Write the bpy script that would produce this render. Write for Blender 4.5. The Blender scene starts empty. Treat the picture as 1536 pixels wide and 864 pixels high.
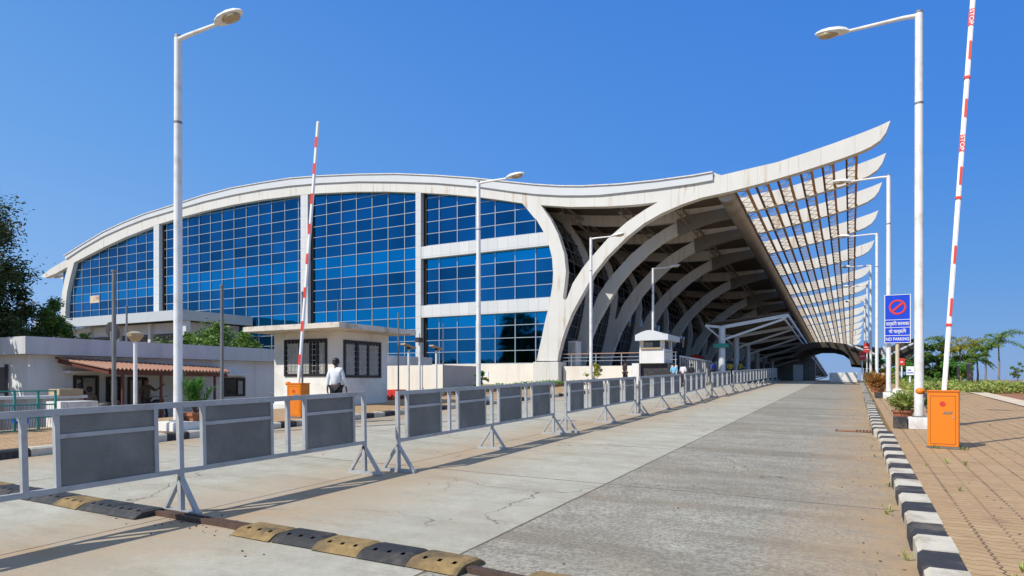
import bpy, bmesh, math, random
from mathutils import Vector, Matrix, Euler
from mathutils.geometry import tessellate_polygon
R = math.radians
SC = bpy.context.scene
COL = SC.collection
# ------------------------------------------------------------------ camera
F = 974.0; CX = 768.0; YH = 570.0; TH = R(27.82); EYE = 1.6
cam = bpy.data.objects.new('camera', bpy.data.cameras.new('camera')); COL.objects.link(cam)
cam.location = (0, 0, EYE); cam.rotation_euler = (R(90), 0, TH)
cam.data.sensor_width = 36; cam.data.lens = 36*F/1536; cam.data.shift_y = (YH-432)/1536
cam.data.clip_start = .1; cam.data.clip_end = 9000
SC.camera = cam
# ------------------------------------------------------------------ light
SUN = Vector((-.346, -.617, .707)).normalized()      # towards the sun
w = bpy.data.worlds.new('World'); SC.world = w; w.use_nodes = True
nt = w.node_tree; bg = nt.nodes['Background']; sky = nt.nodes.new('ShaderNodeTexSky')
sky.sky_type = 'NISHITA'; sky.sun_disc = False; sky.sun_elevation = R(45)
sky.sun_rotation = math.atan2(SUN.x, SUN.y)
sky.air_density = 1.0; sky.dust_density = .2; sky.ozone_density = 3.0; sky.altitude = 0
# the clear tropical sky: Nishita blended with a measured low-sky tone and an unseen zenith brightened to fill the shade, paler towards the sun's side
def wn(t, **k):
    n_ = nt.nodes.new(t)
    for a_, v_ in k.items(): setattr(n_, a_, v_)
    return n_
tc = wn('ShaderNodeTexCoord'); nv = wn('ShaderNodeVectorMath', operation='NORMALIZE'); nt.links.new(tc.outputs['Generated'], nv.inputs[0])
sx = wn('ShaderNodeSeparateXYZ'); nt.links.new(nv.outputs[0], sx.inputs[0])
dt = wn('ShaderNodeVectorMath', operation='DOT_PRODUCT'); nt.links.new(nv.outputs[0], dt.inputs[0]); dt.inputs[1].default_value = (-.49, -.87, 0)
side = wn('ShaderNodeMapRange'); nt.links.new(dt.outputs['Value'], side.inputs[0]); side.inputs[1].default_value = -.95; side.inputs[2].default_value = .15
def ramp_(stops):
    r_ = wn('ShaderNodeValToRGB'); nt.links.new(sx.outputs[2], r_.inputs[0]); e_ = r_.color_ramp.elements
    while len(e_) < len(stops): e_.new(.5)
    for el, (p_, c_) in zip(e_, stops): el.position = p_; el.color = c_+(1,)
    return r_.outputs[0]
far_ = ramp_([(0, (.150,.315,.66)), (.12, (.090,.295,.72)), (.30, (.046,.243,.78)), (.52, (.036,.205,.74)), (.70, (.34,.44,.60)), (1, (.38,.45,.56))])
near_ = ramp_([(0, (.36,.55,.90)), (.12, (.25,.475,.87)), (.30, (.155,.395,.84)), (.52, (.09,.295,.77)), (.70, (.36,.46,.62)), (1, (.38,.45,.56))])
m1 = wn('ShaderNodeMix', data_type='RGBA'); nt.links.new(side.outputs[0], m1.inputs[0]); nt.links.new(far_, m1.inputs[6]); nt.links.new(near_, m1.inputs[7])
sc_ = wn('ShaderNodeVectorMath', operation='SCALE'); nt.links.new(m1.outputs[2], sc_.inputs[0]); sc_.inputs['Scale'].default_value = 1/.12
m2 = wn('ShaderNodeMix', data_type='RGBA'); m2.inputs[0].default_value = .88; nt.links.new(sky.outputs[0], m2.inputs[6]); nt.links.new(sc_.outputs[0], m2.inputs[7])
nt.links.new(m2.outputs[2], bg.inputs[0]); bg.inputs[1].default_value = .12
sl = bpy.data.lights.new('sun', 'SUN'); sl.energy = 4.6; sl.angle = R(.53); sl.color = (1, .95, .85)
so = bpy.data.objects.new('sun', sl); COL.objects.link(so); so.rotation_euler = SUN.to_track_quat('Z', 'Y').to_euler()
SC.view_settings.view_transform = 'Standard'; SC.view_settings.look = 'None'
SC.view_settings.gamma = 1; SC.view_settings.exposure = 0.0
SC.render.engine = 'CYCLES'
SC.cycles.max_bounces = 6; SC.cycles.transparent_max_bounces = 6
# ------------------------------------------------------------------ measuring helpers
ST, CT = math.sin(TH), math.cos(TH)
def ray(x, y):
    u = (x-CX)/F; v = (YH-y)/F
    return Vector((-ST+CT*u, CT+ST*u, v))
def onY(x, y, Y):
    r = ray(x, y); t = Y/r.y; return Vector((r.x*t, Y, EYE+r.z*t))
def onX(x, y, X):
    r = ray(x, y); t = X/r.x; return Vector((X, r.y*t, EYE+r.z*t))
def depth(X, Y): return -ST*X+CT*Y
def smooth(t): t = max(0, min(1, t)); return t*t*(3-2*t)
def gz(X, Y):
    t = max(.0257*depth(X, Y), -1.2); k = 12
    z = 1.54-math.log1p(math.exp(min(40, (1.54-t)*k)))/k
    z -= .6*smooth((-16.6-X)/1.5)*smooth((25.5-Y)/2)
    return z
# ------------------------------------------------------------------ mesh builder
class MB:
    def __init__(s): s.v = []; s.f = []; s.m = []
    def add(s, vs, fs, mi=0):
        n = len(s.v); s.v += [tuple(p) for p in vs]; s.f += [tuple(n+i for i in f) for f in fs]; s.m += [mi]*len(fs); return s
    def box(s, x0, x1, y0, y1, z0, z1, mi=0):
        vs = [(x0,y0,z0),(x1,y0,z0),(x1,y1,z0),(x0,y1,z0),(x0,y0,z1),(x1,y0,z1),(x1,y1,z1),(x0,y1,z1)]
        return s.add(vs, [(3,2,1,0),(4,5,6,7),(0,1,5,4),(1,2,6,5),(2,3,7,6),(3,0,4,7)], mi)
    def beam(s, a, b, w, h, mi=0, up=(0,0,1)):
        a = Vector(a); b = Vector(b); d = (b-a).normalized(); up = Vector(up)
        if abs(d.dot(up)) > .98: up = Vector((0,1,0))
        r = d.cross(up).normalized()*w/2; q = r.cross(d).normalized()*h/2
        vs = [a-r-q,a+r-q,a+r+q,a-r+q,b-r-q,b+r-q,b+r+q,b-r+q]
        return s.add(vs, [(0,1,2,3),(7,6,5,4),(0,4,5,1),(1,5,6,2),(2,6,7,3),(3,7,4,0)], mi)
    def tube(s, pts, rs, n=12, mi=0, cap=True):
        pts = [Vector(p) for p in pts]
        if not hasattr(rs, '__len__'): rs = [rs]*len(pts)
        base = len(s.v); ref = None
        for i, p in enumerate(pts):
            d = (pts[min(i+1, len(pts)-1)]-pts[max(i-1, 0)]).normalized()
            if ref is None:
                ref = Vector((1,0,0)) if abs(d.x) < .9 else Vector((0,1,0))
            a = (ref-d*ref.dot(d)).normalized(); ref = a; b = d.cross(a)
            for k in range(n):
                t = 2*math.pi*k/n; s.v.append(tuple(p+(a*math.cos(t)+b*math.sin(t))*rs[i]))
        for i in range(len(pts)-1):
            for k in range(n):
                s.f.append((base+i*n+k, base+i*n+(k+1)%n, base+(i+1)*n+(k+1)%n, base+(i+1)*n+k)); s.m.append(mi)
        if cap:
            s.f.append(tuple(base+k for k in range(n))[::-1]); s.m.append(mi)
            e = base+(len(pts)-1)*n; s.f.append(tuple(e+k for k in range(n))); s.m.append(mi)
        return s
    def ball(s, c, r, n=10, m=6, mi=0):
        c = Vector(c); r = Vector(r) if hasattr(r, '__len__') else Vector((r,r,r)); b = len(s.v)
        for i in range(1, m):
            p = math.pi*i/m
            for k in range(n):
                t = 2*math.pi*k/n; s.v.append((c.x+r.x*math.sin(p)*math.cos(t), c.y+r.y*math.sin(p)*math.sin(t), c.z+r.z*math.cos(p)))
        s.v.append((c.x,c.y,c.z+r.z)); s.v.append((c.x,c.y,c.z-r.z)); T = len(s.v)-2
        for i in range(m-2):
            for k in range(n): s.f.append((b+i*n+k, b+(i+1)*n+k, b+(i+1)*n+(k+1)%n, b+i*n+(k+1)%n)); s.m.append(mi)
        for k in range(n):
            s.f.append((T, b+k, b+(k+1)%n)); s.m.append(mi)
            q = b+(m-2)*n; s.f.append((T+1, q+(k+1)%n, q+k)); s.m.append(mi)
        return s
    def prism(s, loops, vec, mi=0):
        """flat outline (first loop) with holes (others) pushed along vec"""
        vec = Vector(vec); loops = [[Vector(p) for p in l] for l in loops]
        flat = [p for l in loops for p in l]; n = len(flat)
        tri = tessellate_polygon(loops); b = len(s.v)
        s.v += [tuple(p) for p in flat]+[tuple(p+vec) for p in flat]
        nrm = Vector((0,0,0))
        for t in tri: nrm += (flat[t[1]]-flat[t[0]]).cross(flat[t[2]]-flat[t[0]])
        for t in tri:
            q = (flat[t[1]]-flat[t[0]]).cross(flat[t[2]]-flat[t[0]])
            if q.length < 1e-12: continue
            t = tuple(t) if q.dot(vec) < 0 else tuple(reversed(t))
            s.f.append(tuple(b+i for i in t)); s.m.append(mi)
            s.f.append(tuple(b+n+i for i in reversed(t))); s.m.append(mi)
        o = 0
        for l in loops:
            for i in range(len(l)):
                j = (i+1) % len(l); s.f.append((b+o+i, b+o+j, b+n+o+j, b+n+o+i)); s.m.append(mi)
            o += len(l)
        return s
    def build(s, name, mats, parent=None, origin=None, smooth_=False, bevel=0, fix=True):
        if not isinstance(mats, (list, tuple)): mats = [mats]
        o = Vector((0,0,0))
        if origin is not None: o = Vector(origin)
        elif parent is not None and parent.get('_w'): o = Vector(parent.location)
        elif parent is not None and parent.parent is not None and parent.parent.get('_w'): o = Vector(parent.parent.location)
        me = bpy.data.meshes.new(name); me.from_pydata([tuple(Vector(p)-o) for p in s.v], [], s.f); 
        for m in mats: me.materials.append(m)
        me.polygons.foreach_set('material_index', s.m)
        if fix:
            bm = bmesh.new(); bm.from_mesh(me); bmesh.ops.recalc_face_normals(bm, faces=bm.faces)
            if bevel: bmesh.ops.bevel(bm, geom=[e for e in bm.edges if e.is_manifold and e.calc_face_angle(0) > .6], offset=bevel, segments=2, affect='EDGES', clamp_overlap=True)
            bm.to_mesh(me); bm.free()
        if smooth_:
            me.polygons.foreach_set('use_smooth', [True]*len(me.polygons))
            me.set_sharp_from_angle(angle=R(40))
        me.update()
        ob = bpy.data.objects.new(name, me); COL.objects.link(ob)
        if parent is not None: ob.parent = parent
        elif origin is not None: ob.location = o
        return ob
def tag(o, label=None, cat=None, group=None, kind=None):
    if label: o['label'] = label
    if cat: o['category'] = cat
    if group: o['group'] = group
    if kind: o['kind'] = kind
    return o
def thing(name, label, cat, loc=(0,0,0), rz=0, group=None, world=False):
    o = bpy.data.objects.new(name, None); COL.objects.link(o); o.location = loc; o.rotation_euler = (0,0,rz)
    o.empty_display_size = .2
    if world: o['_w'] = 1
    return tag(o, label, cat, group)
def dup(root, loc=None, rz=None, label=None):
    r = root.copy(); COL.objects.link(r)
    if loc is not None: r.location = loc
    if rz is not None: r.rotation_euler = (0,0,rz)
    if label: r['label'] = label
    for ch in list(root.children):
        c = ch.copy(); COL.objects.link(c); c.parent = r
        for g in list(ch.children):
            d = g.copy(); COL.objects.link(d); d.parent = c
    return r
# ------------------------------------------------------------------ materials
class NT:
    def __init__(s, name):
        s.m = bpy.data.materials.new(name); s.m.use_nodes = True; s.t = s.m.node_tree; s.b = s.t.nodes['Principled BSDF']
        g = s.t.nodes.new('ShaderNodeNewGeometry'); s.pos = g.outputs['Position']; s.isl = g.outputs['Random Per Island']; s.nrm = g.outputs['Normal']
    def n(s, typ, **k):
        nd = s.t.nodes.new(typ)
        for a, v in k.items(): setattr(nd, a, v)
        return nd
    def put(s, sock, v):
        if isinstance(v, (int, float)): sock.default_value = v
        elif isinstance(v, (tuple, list)):
            sock.default_value = tuple(v)+((1,) if len(v) == 3 and len(sock.default_value) == 4 else ())
        else: s.t.links.new(v, sock)
    def math(s, op, a, b=0.0, c=None):
        nd = s.n('ShaderNodeMath', operation=op); s.put(nd.inputs[0], a); s.put(nd.inputs[1], b)
        if c is not None: s.put(nd.inputs[2], c)
        return nd.outputs[0]
    def mapv(s, scale=(1,1,1), rot=(0,0,0), loc=(0,0,0), src=None):
        nd = s.n('ShaderNodeMapping'); s.put(nd.inputs[0], src or s.pos); nd.inputs['Scale'].default_value = scale
        nd.inputs['Rotation'].default_value = rot; nd.inputs['Location'].default_value = loc; return nd.outputs[0]
    def noise(s, scale, detail=4, rough=.55, vec=None, dist=0):
        nd = s.n('ShaderNodeTexNoise'); s.put(nd.inputs['Vector'], vec or s.pos); nd.inputs['Scale'].default_value = scale
        nd.inputs['Detail'].default_value = detail; nd.inputs['Roughness'].default_value = rough; nd.inputs['Distortion'].default_value = dist
        return nd.outputs[0]
    def ramp(s, v, *stops):
        nd = s.n('ShaderNodeValToRGB'); s.put(nd.inputs[0], v); e = nd.color_ramp.elements
        while len(e) < len(stops): e.new(.5)
        for el, (p, c) in zip(e, stops): el.position = p; el.color = tuple(c)+(1,) if hasattr(c, '__len__') else (c,c,c,1)
        return nd.outputs[0]
    def mix(s, f, a, b, mode='MIX'):
        nd = s.n('ShaderNodeMix', data_type='RGBA', blend_type=mode); s.put(nd.inputs[0], f); s.put(nd.inputs[6], a); s.put(nd.inputs[7], b)
        return nd.outputs[2]
    def sep(s, v=None):
        nd = s.n('ShaderNodeSeparateXYZ'); s.put(nd.inputs[0], v or s.pos); return nd.outputs
    def bump(s, h, strength=.3, dist=.02):
        nd = s.n('ShaderNodeBump'); s.put(nd.inputs['Height'], h); nd.inputs['Strength'].default_value = strength
        nd.inputs['Distance'].default_value = dist; s.put(s.b.inputs['Normal'], nd.outputs[0]); return nd.outputs[0]
    def col(s, c): s.put(s.b.inputs['Base Color'], c); return s
    def rgh(s, v): s.put(s.b.inputs['Roughness'], v); return s
def plain(name, c, rough=.6, metal=0, var=.12, scale=3, bump=0, dirt=None, dirt_amt=.5, dscale=1.2, streak=False):
    N = NT(name); c = Vector(c)
    a = N.noise(scale, 5, .6)
    col = N.ramp(a, (.3, tuple(c*(1-var))), (.7, tuple(min(1, x*(1+var)) for x in c)))
    if dirt:
        v = N.mapv((dscale*3, dscale*3, dscale*.22)) if streak else N.mapv((dscale,)*3)
        d = N.noise(1.0, 7, .65, v)
        f = N.ramp(d, (.5, 0), (.72, dirt_amt)); col = N.mix(f, col, dirt)
    N.col(col); N.rgh(rough); N.b.inputs['Metallic'].default_value = metal
    if bump: N.bump(N.noise(scale*14, 4), bump, .01)
    return N.m
M = {}
M['cream'] = plain('cream_paint', (.68,.66,.61), .55, 0, .05, .6, .12, (.42,.27,.14), .42, .8, True)
M['white_wall'] = plain('white_wall_paint', (.74,.73,.71), .7, 0, .05, .8, .15, (.42,.38,.33), .45, .7, True)
M['wall_cream'] = plain('cream_render_wall', (.80,.74,.64), .75, 0, .05, .7, .15, (.5,.36,.24), .4, .5, True)
M['hut'] = plain('hut_render_wall', (.78,.76,.70), .75, 0, .05, 1.1, .15, (.40,.33,.26), .5, .9)
M['grey_wall'] = plain('lilac_grey_wall_paint', (.56,.565,.58), .8, 0, .07, .9, .15, (.3,.29,.3), .5, .6, True)
M['pink_wall'] = plain('pinkish_wall_paint', (.56,.47,.43), .8, 0, .06, .9, .1, (.35,.28,.25), .4, .8)
def creamrib():
    N = NT('cream_cladding_with_seams'); X, Y, Z = N.sep()
    a = N.noise(.6, 5, .6); c = N.ramp(a, (.3, (.645,.625,.575)), (.7, (.70,.685,.635)))
    drip = N.noise(1.0, 7, .68, N.mapv((2.6,2.6,.16))); msk = N.noise(.35, 3, .5, N.mapv((1,1,1), loc=(4,2,9)))
    c = N.mix(N.math('MULTIPLY', N.ramp(drip, (.54, 0), (.66, .75)), N.ramp(msk, (.45, .1), (.62, 1))), c, (.40,.24,.11))
    seam = N.math('LESS_THAN', N.math('FRACT', N.math('DIVIDE', X, 1.85)), .016); c = N.mix(N.math('MULTIPLY', seam, .45), c, (.32,.27,.21))
    N.col(c); N.rgh(.55); N.bump(N.noise(.8, 3), .08, .05); return N.m
M['cream'] = creamrib()
M['fascia'] = plain('light_grey_fascia', (.62,.64,.65), .5, 0, .04, .5)
M['clad'] = None
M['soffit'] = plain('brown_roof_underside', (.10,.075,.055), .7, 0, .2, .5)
M['steelbeam'] = plain('cream_roof_beam', (.22,.185,.15), .6, 0, .1, .8)
M['tube'] = plain('grey_brown_tube_metal', (.42,.36,.30), .42, .35, .12, .7, 0, (.22,.14,.09), .6, .8)
M['rust'] = plain('rusty_truss_steel', (.46,.25,.10), .85, 0, .35, 6)
M['rustdark'] = plain('dark_truss_steel', (.15,.085,.05), .8, 0, .35, 6)
M['roof'] = plain('pale_roof_sheet', (.5,.5,.5), .5, .2, .05, .5)
M['galv'] = plain('light_grey_barrier_paint', (.43,.44,.445), .5, .15, .08, 5, .08, (.27,.23,.20), .7, 3.5)
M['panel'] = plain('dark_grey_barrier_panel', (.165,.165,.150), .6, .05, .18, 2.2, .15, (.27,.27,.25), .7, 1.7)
M['whitepole'] = plain('white_pole_paint', (.80,.80,.79), .4, 0, .03, 2, 0, (.5,.42,.3), .55, 2.6)
M['greypole'] = plain('weathered_grey_pole', (.20,.20,.20), .6, .3, .15, 3)
M['whiteconc'] = plain('white_painted_concrete', (.75,.74,.71), .8, 0, .06, 4, .3, (.4,.34,.28), .6, 3)
M['black'] = plain('black_paint', (.025,.025,.03), .6, 0, .2, 5, .2, (.2,.16,.13), .5, 4)
M['bluewhite'] = plain('white_kerb_paint', (.58,.53,.44), .8, 0, .12, 6, .4, (.30,.22,.15), 1, 2.6)
M['kerbblack'] = plain('black_kerb_paint', (.035,.034,.038), .75, 0, .2, 6, .4, (.25,.19,.14), .65, 3.0)
M['orange'] = plain('orange_powder_coat', (.80,.215,.008), .38, 0, .03, 2, 0, (.5,.16,.03), .4, 3)
M['redpaint'] = plain('red_paint', (.62,.04,.03), .5, 0, .05, 4)
M['red'] = plain('red_reflective_tape', (.72,.05,.03), .45, 0, .05, 6)
M['blue'] = plain('blue_sign_face', (.008,.06,.60), .4, 0, .04, 3)
M['white'] = plain('white_sign_paint', (.85,.85,.85), .5, 0, .02, 3)
M['teal'] = plain('teal_gate_paint', (.03,.28,.23), .5, 0, .1, 4)
M['glassdark'] = plain('dark_window_glass', (.015,.017,.02), .12, 0, .2, 1)
M['curtain'] = plain('pale_window_blind', (.34,.34,.31), .7, 0, .2, 5)
M['frame'] = plain('dark_window_frame', (.018,.013,.012), .5, 0, .1, 3)
M['terracotta'] = plain('terracotta', (.36,.13,.06), .8, 0, .15, 6, .2)
M['soil'] = plain('red_soil', (.30,.13,.065), .95, 0, .3, 1.2, .6, (.40,.26,.15), .6, 2)
M['awn'] = plain('red_brown_roof_sheet', (.33,.165,.105), .6, 0, .12, 2, 0, (.25,.12,.08), .5, 2)
M['redpost'] = plain('dark_red_steel_post', (.13,.035,.025), .6, 0, .1, 3)
M['trunk'] = plain('tree_bark', (.16,.12,.09), .9, 0, .3, 6, .5)
M['palmtrunk'] = plain('grey_palm_bark', (.25,.22,.19), .9, 0, .25, 8, .5)
M['rubberb'] = plain('black_rubber', (.028,.028,.03), .6, 0, .3, 14, .6, (.15,.12,.09), .6, 3.5)
M['rubbery'] = plain('worn_yellow_rubber', (.27,.18,.075), .85, 0, .3, 12, .6, (.05,.045,.04), 1, 2.4)
M['cable'] = plain('rusty_brown_channel', (.10,.06,.045), .7, .2, .3, 9, .3)
M['louvre'] = plain('brown_louvre', (.14,.11,.09), .7, 0, .2, 3)
M['lens'] = plain('amber_lamp_lens', (.42,.33,.2), .25, 0, .1, 8)
M['dish'] = plain('grey_dish_metal', (.045,.04,.04), .9, 0, .1, 3)
M['tan'] = plain('tan_cardboard', (.45,.33,.2), .8, 0, .1, 4)
M['canopysteel'] = plain('grey_white_canopy_steel', (.62,.65,.68), .45, .1, .04, 2)
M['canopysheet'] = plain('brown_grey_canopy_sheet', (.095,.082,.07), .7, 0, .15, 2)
M['screw'] = plain('steel_rail', (.62,.60,.58), .3, .7, .05, 3)
M['coprail'] = plain('copper_handrail', (.6,.36,.24), .35, .5, .05, 3)
def skinm(n, c): return plain(n, c, .6, 0, .06, 9)
M['skin'] = skinm('brown_skin', (.20,.10,.06)); M['hair'] = plain('black_hair', (.012,.010,.010), .5, 0, .2, 20)
M['eye'] = plain('eye_white', (.6,.6,.6), .3, 0, .02, 3)

def leafm(name, dark, mid, lit, rough=.55, trans=.25, scale=.9):
    N = NT(name); a = N.noise(scale, 4, .6)
    c = N.ramp(N.math('ADD', N.math('MULTIPLY', a, .6), N.math('MULTIPLY', N.isl, .4)), (.25, dark), (.5, mid), (.78, lit))
    N.col(c); N.rgh(rough)
    tr = N.n('ShaderNodeBsdfTranslucent'); N.put(tr.inputs[0], c); mx = N.n('ShaderNodeMixShader'); mx.inputs[0].default_value = trans
    out = [n for n in N.t.nodes if n.type == 'OUTPUT_MATERIAL'][0]
    N.t.links.new(N.b.outputs[0], mx.inputs[1]); N.t.links.new(tr.outputs[0], mx.inputs[2]); N.t.links.new(mx.outputs[0], out.inputs[0])
    return N.m
M['leaf_dark'] = leafm('dark_tree_leaves', (.018,.035,.010), (.035,.07,.015), (.09,.11,.02))
M['leaf_mid'] = leafm('green_bush_leaves', (.03,.08,.012), (.09,.19,.025), (.24,.33,.05))
M['leaf_hedge'] = leafm('light_green_hedge_leaves', (.15,.20,.04), (.33,.41,.08), (.52,.54,.18), scale=2)
M['leaf_bright'] = leafm('bright_green_leaves', (.04,.15,.015), (.09,.28,.03), (.18,.40,.06))
M['leaf_palm'] = leafm('palm_leaflets', (.07,.17,.03), (.17,.31,.05), (.36,.42,.09))
M['leaf_yellow'] = leafm('yellow_green_leaves', (.20,.22,.03), (.38,.37,.05), (.52,.48,.08))
M['leaf_croton'] = leafm('orange_croton_leaves', (.09,.08,.02), (.38,.15,.03), (.60,.30,.05), scale=5)
M['leaf_red'] = leafm('dark_red_bedding_leaves', (.06,.03,.02), (.13,.05,.035), (.10,.14,.03), scale=3)
M['flower'] = leafm('orange_blossom', (.5,.14,.02), (.7,.25,.03), (.8,.4,.08))

# --- terminal glass: per-pane tone, lighter spandrel rows at each floor
ZS = onY(632, 546.8, 44.8).z; XG0 = onY(804, 500, 44.8).x; DX = (XG0-onY(659.4, 500, 44.8).x)/5; DZ = (onY(632,370.1,44.8).z-ZS)/10
def glassmat(name, base, light, rows=True):
    N = NT(name); X, Y, Z = N.sep()
    col = N.math('FLOOR', N.math('DIVIDE', N.math('SUBTRACT', X, XG0), DX)); row = N.math('FLOOR', N.math('DIVIDE', N.math('SUBTRACT', Z, ZS), DZ))
    cmb = N.n('ShaderNodeCombineXYZ'); N.put(cmb.inputs[0], col); N.put(cmb.inputs[1], row); N.put(cmb.inputs[2], N.math('FLOOR', N.math('DIVIDE', Y, 1.75)))
    wn = N.n('ShaderNodeTexWhiteNoise'); N.put(wn.inputs['Vector'], cmb.outputs[0])
    c = N.mix(wn.outputs['Value'], tuple(Vector(base)*.72), tuple(Vector(base)*1.25))
    big = N.ramp(N.noise(.11, 3, .5, N.mapv((1.6,1,.5))), (.3, .78), (.7, 1.22)); c = N.mix(1.0, c, big, 'MULTIPLY')
    if rows:
        md = N.math('MODULO', N.math('ADD', row, 50.0), 5.0)
        f = N.math('MULTIPLY', N.math('GREATER_THAN', md, 2.5), N.math('LESS_THAN', row, 9.5))
        lc = N.mix(wn.outputs['Value'], tuple(Vector(light)*.8), tuple(Vector(light)*1.12))
        c = N.mix(f, c, lc)
    N.col(c); N.b.inputs['Metallic'].default_value = 1; N.rgh(.035)
    off = N.n('ShaderNodeVectorMath', operation='SCALE'); N.put(off.inputs[0], wn.outputs['Color']); off.inputs['Scale'].default_value = 3.0
    add = N.n('ShaderNodeVectorMath', operation='ADD'); N.put(add.inputs[0], N.pos); N.put(add.inputs[1], off.outputs[0])
    N.bump(N.noise(.45, 2, .4, add.outputs[0]), .05, .5)
    return N.m
M['glass'] = glassmat('blue_reflective_glass', (.014,.15,.30), (.008,.28,.52))
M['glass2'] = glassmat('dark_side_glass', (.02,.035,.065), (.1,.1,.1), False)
M['mullion'] = plain('aluminium_mullion', (.40,.46,.50), .4, .3, .04, 1)
# --- metal cladding with panel joints
def cladmat():
    N = NT('pale_metal_cladding'); X, Y, Z = N.sep()
    fx = N.math('FRACT', N.math('DIVIDE', N.math('SUBTRACT', X, XG0), DX/2)); fz = N.math('FRACT', N.math('DIVIDE', N.math('SUBTRACT', Z, ZS), DZ))
    j = N.math('MAXIMUM', N.math('LESS_THAN', N.math('ABSOLUTE', N.math('SUBTRACT', fx, .5)), .02), N.math('LESS_THAN', fz, .03))
    wn = N.n('ShaderNodeTexWhiteNoise'); cmb = N.n('ShaderNodeCombineXYZ'); N.put(cmb.inputs[0], N.math('FLOOR', N.math('ADD', N.math('DIVIDE', N.math('SUBTRACT', X, XG0), DX/2), .5))); N.put(wn.inputs['Vector'], cmb.outputs[0])
    c = N.mix(wn.outputs['Value'], (.60,.61,.61), (.68,.68,.67)); c = N.mix(N.math('MULTIPLY', j, .6), c, (.3,.3,.3))
    N.col(c); N.rgh(.45); return N.m
M['clad'] = cladmat()
# --- ground materials
def roadmat():
    N = NT('worn_concrete_road'); X, Y, Z = N.sep()
    st = N.noise(.55, 8, .66, N.mapv((.35, 2.3, 1)))            # streaks across the lane
    big = N.noise(.25, 5, .6); fine = N.noise(26, 5, .8); mid = N.noise(3.2, 8, .7)
    wob = N.math('MULTIPLY', N.math('SUBTRACT', N.noise(.8, 3), .5), .05)
    right = N.math('GREATER_THAN', N.math('ADD', X, wob), -2.92)
    left_c = N.ramp(mid, (.3, (.385,.365,.30)), (.7, (.50,.48,.41)))
    right_c = N.ramp(mid, (.3, (.30,.278,.232)), (.7, (.455,.43,.37)))
    c = N.mix(right, left_c, right_c)
    c = N.mix(N.math('MULTIPLY', N.ramp(st, (.46, 0), (.62, 1)), N.math('ADD', .22, N.math('MULTIPLY', right, .45))), c, (.22,.185,.14))
    st2 = N.noise(1.6, 8, .7, N.mapv((.5, 2.6, 1), loc=(3,9,0)))
    c = N.mix(N.ramp(st2, (.52, 0), (.66, .55)), c, (.30,.255,.19))
    c = N.mix(N.ramp(N.noise(.9, 9, .72, N.mapv((1,1,1), loc=(21,3,0))), (.55, 0), (.66, .3)), c, (.62,.60,.53))
    c = N.mix(N.math('MULTIPLY', N.ramp(fine, (.42, 1), (.56, 0)), N.math('ADD', N.math('MULTIPLY', right, .6), .14)), c, (.15,.135,.11))
    c = N.mix(N.math('MULTIPLY', N.ramp(fine, (.60, 0), (.72, 1)), .22), c, (.60,.56,.50))
    # brown dust gathered along the kerbs and under the barrier line
    def band(x0, wd, amt):
        d = N.math('ABSOLUTE', N.math('SUBTRACT', N.math('ADD', X, N.math('MULTIPLY', N.math('SUBTRACT', big, .5), 1.6)), x0))
        return N.math('MULTIPLY', N.ramp(N.math('DIVIDE', d, wd), (.1, 1), (1, 0)), N.math('MULTIPLY', N.ramp(mid, (.3, .3), (.65, 1)), amt))
    dust = N.math('MAXIMUM', N.math('MAXIMUM', band(.45, 1.3, 1.0), band(-12.3, 1.8, .8)), band(-5.9, 1.7, .85))
    c = N.mix(dust, c, (.40,.27,.155))
    c = N.mix(N.ramp(N.noise(.6, 6, .65, N.mapv((1,1,1), loc=(7,3,0))), (.55, 0), (.78, .4)), c, (.40,.31,.21))
    # joints
    def line(v, at, wd): return N.math('LESS_THAN', N.math('ABSOLUTE', N.math('SUBTRACT', v, at)), wd)
    cr = N.math('MULTIPLY', N.math('SUBTRACT', N.noise(1.7, 6, .7), .5), .045)
    Xc = N.math('ADD', X, cr); Yc = N.math('ADD', Y, cr)
    jl = N.math('MAXIMUM', line(Xc, -2.92, .014), N.math('MAXIMUM', line(Xc, -6.3, .012), line(Xc, -9.9, .014)))
    ft = N.math('FRACT', N.math('DIVIDE', N.math('SUBTRACT', Yc, 8.2), 3.9))
    jt = N.math('LESS_THAN', N.math('ABSOLUTE', N.math('SUBTRACT', ft, .5)), .0025)
    jt2 = N.math('LESS_THAN', N.math('ABSOLUTE', N.math('SUBTRACT', N.math('FRACT', N.math('DIVIDE', N.math('SUBTRACT', Yc, 6.25), 3.9)), .5)), .0050)
    j = N.math('MAXIMUM', jl, N.math('MULTIPLY', N.math('MAXIMUM', N.math('MULTIPLY', jt2, right), N.math('MULTIPLY', jt2, N.math('SUBTRACT', 1.0, right))), N.ramp(mid, (.35,.4),(.6,1))))
    c = N.mix(N.math('MULTIPLY', j, .85), c, (.10,.07,.05))
    # fine cracks
    vo = N.n('ShaderNodeTexVoronoi', feature='DISTANCE_TO_EDGE'); N.put(vo.inputs['Vector'], N.mapv((.33,.33,.33))); vo.inputs['Scale'].default_value = 1
    sp = N.math('LESS_THAN', N.noise(4.3, 3, .9, N.mapv((1,1,1), loc=(0,5,2))), .24)
    c = N.mix(N.math('MULTIPLY', sp, .35), c, (.14,.12,.10))
    wv = N.n('ShaderNodeVectorMath', operation='ADD'); N.put(wv.inputs[0], N.mapv((.30,.30,.30))); nz = N.n('ShaderNodeTexNoise'); N.put(nz.inputs['Vector'], N.pos); nz.inputs['Scale'].default_value = 1.3; nz.inputs['Detail'].default_value = 6
    sc2 = N.n('ShaderNodeVectorMath', operation='SCALE'); N.put(sc2.inputs[0], nz.outputs['Color']); sc2.inputs['Scale'].default_value = .35; N.put(wv.inputs[1], sc2.outputs[0]); N.put(vo.inputs['Vector'], wv.outputs[0])
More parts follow.
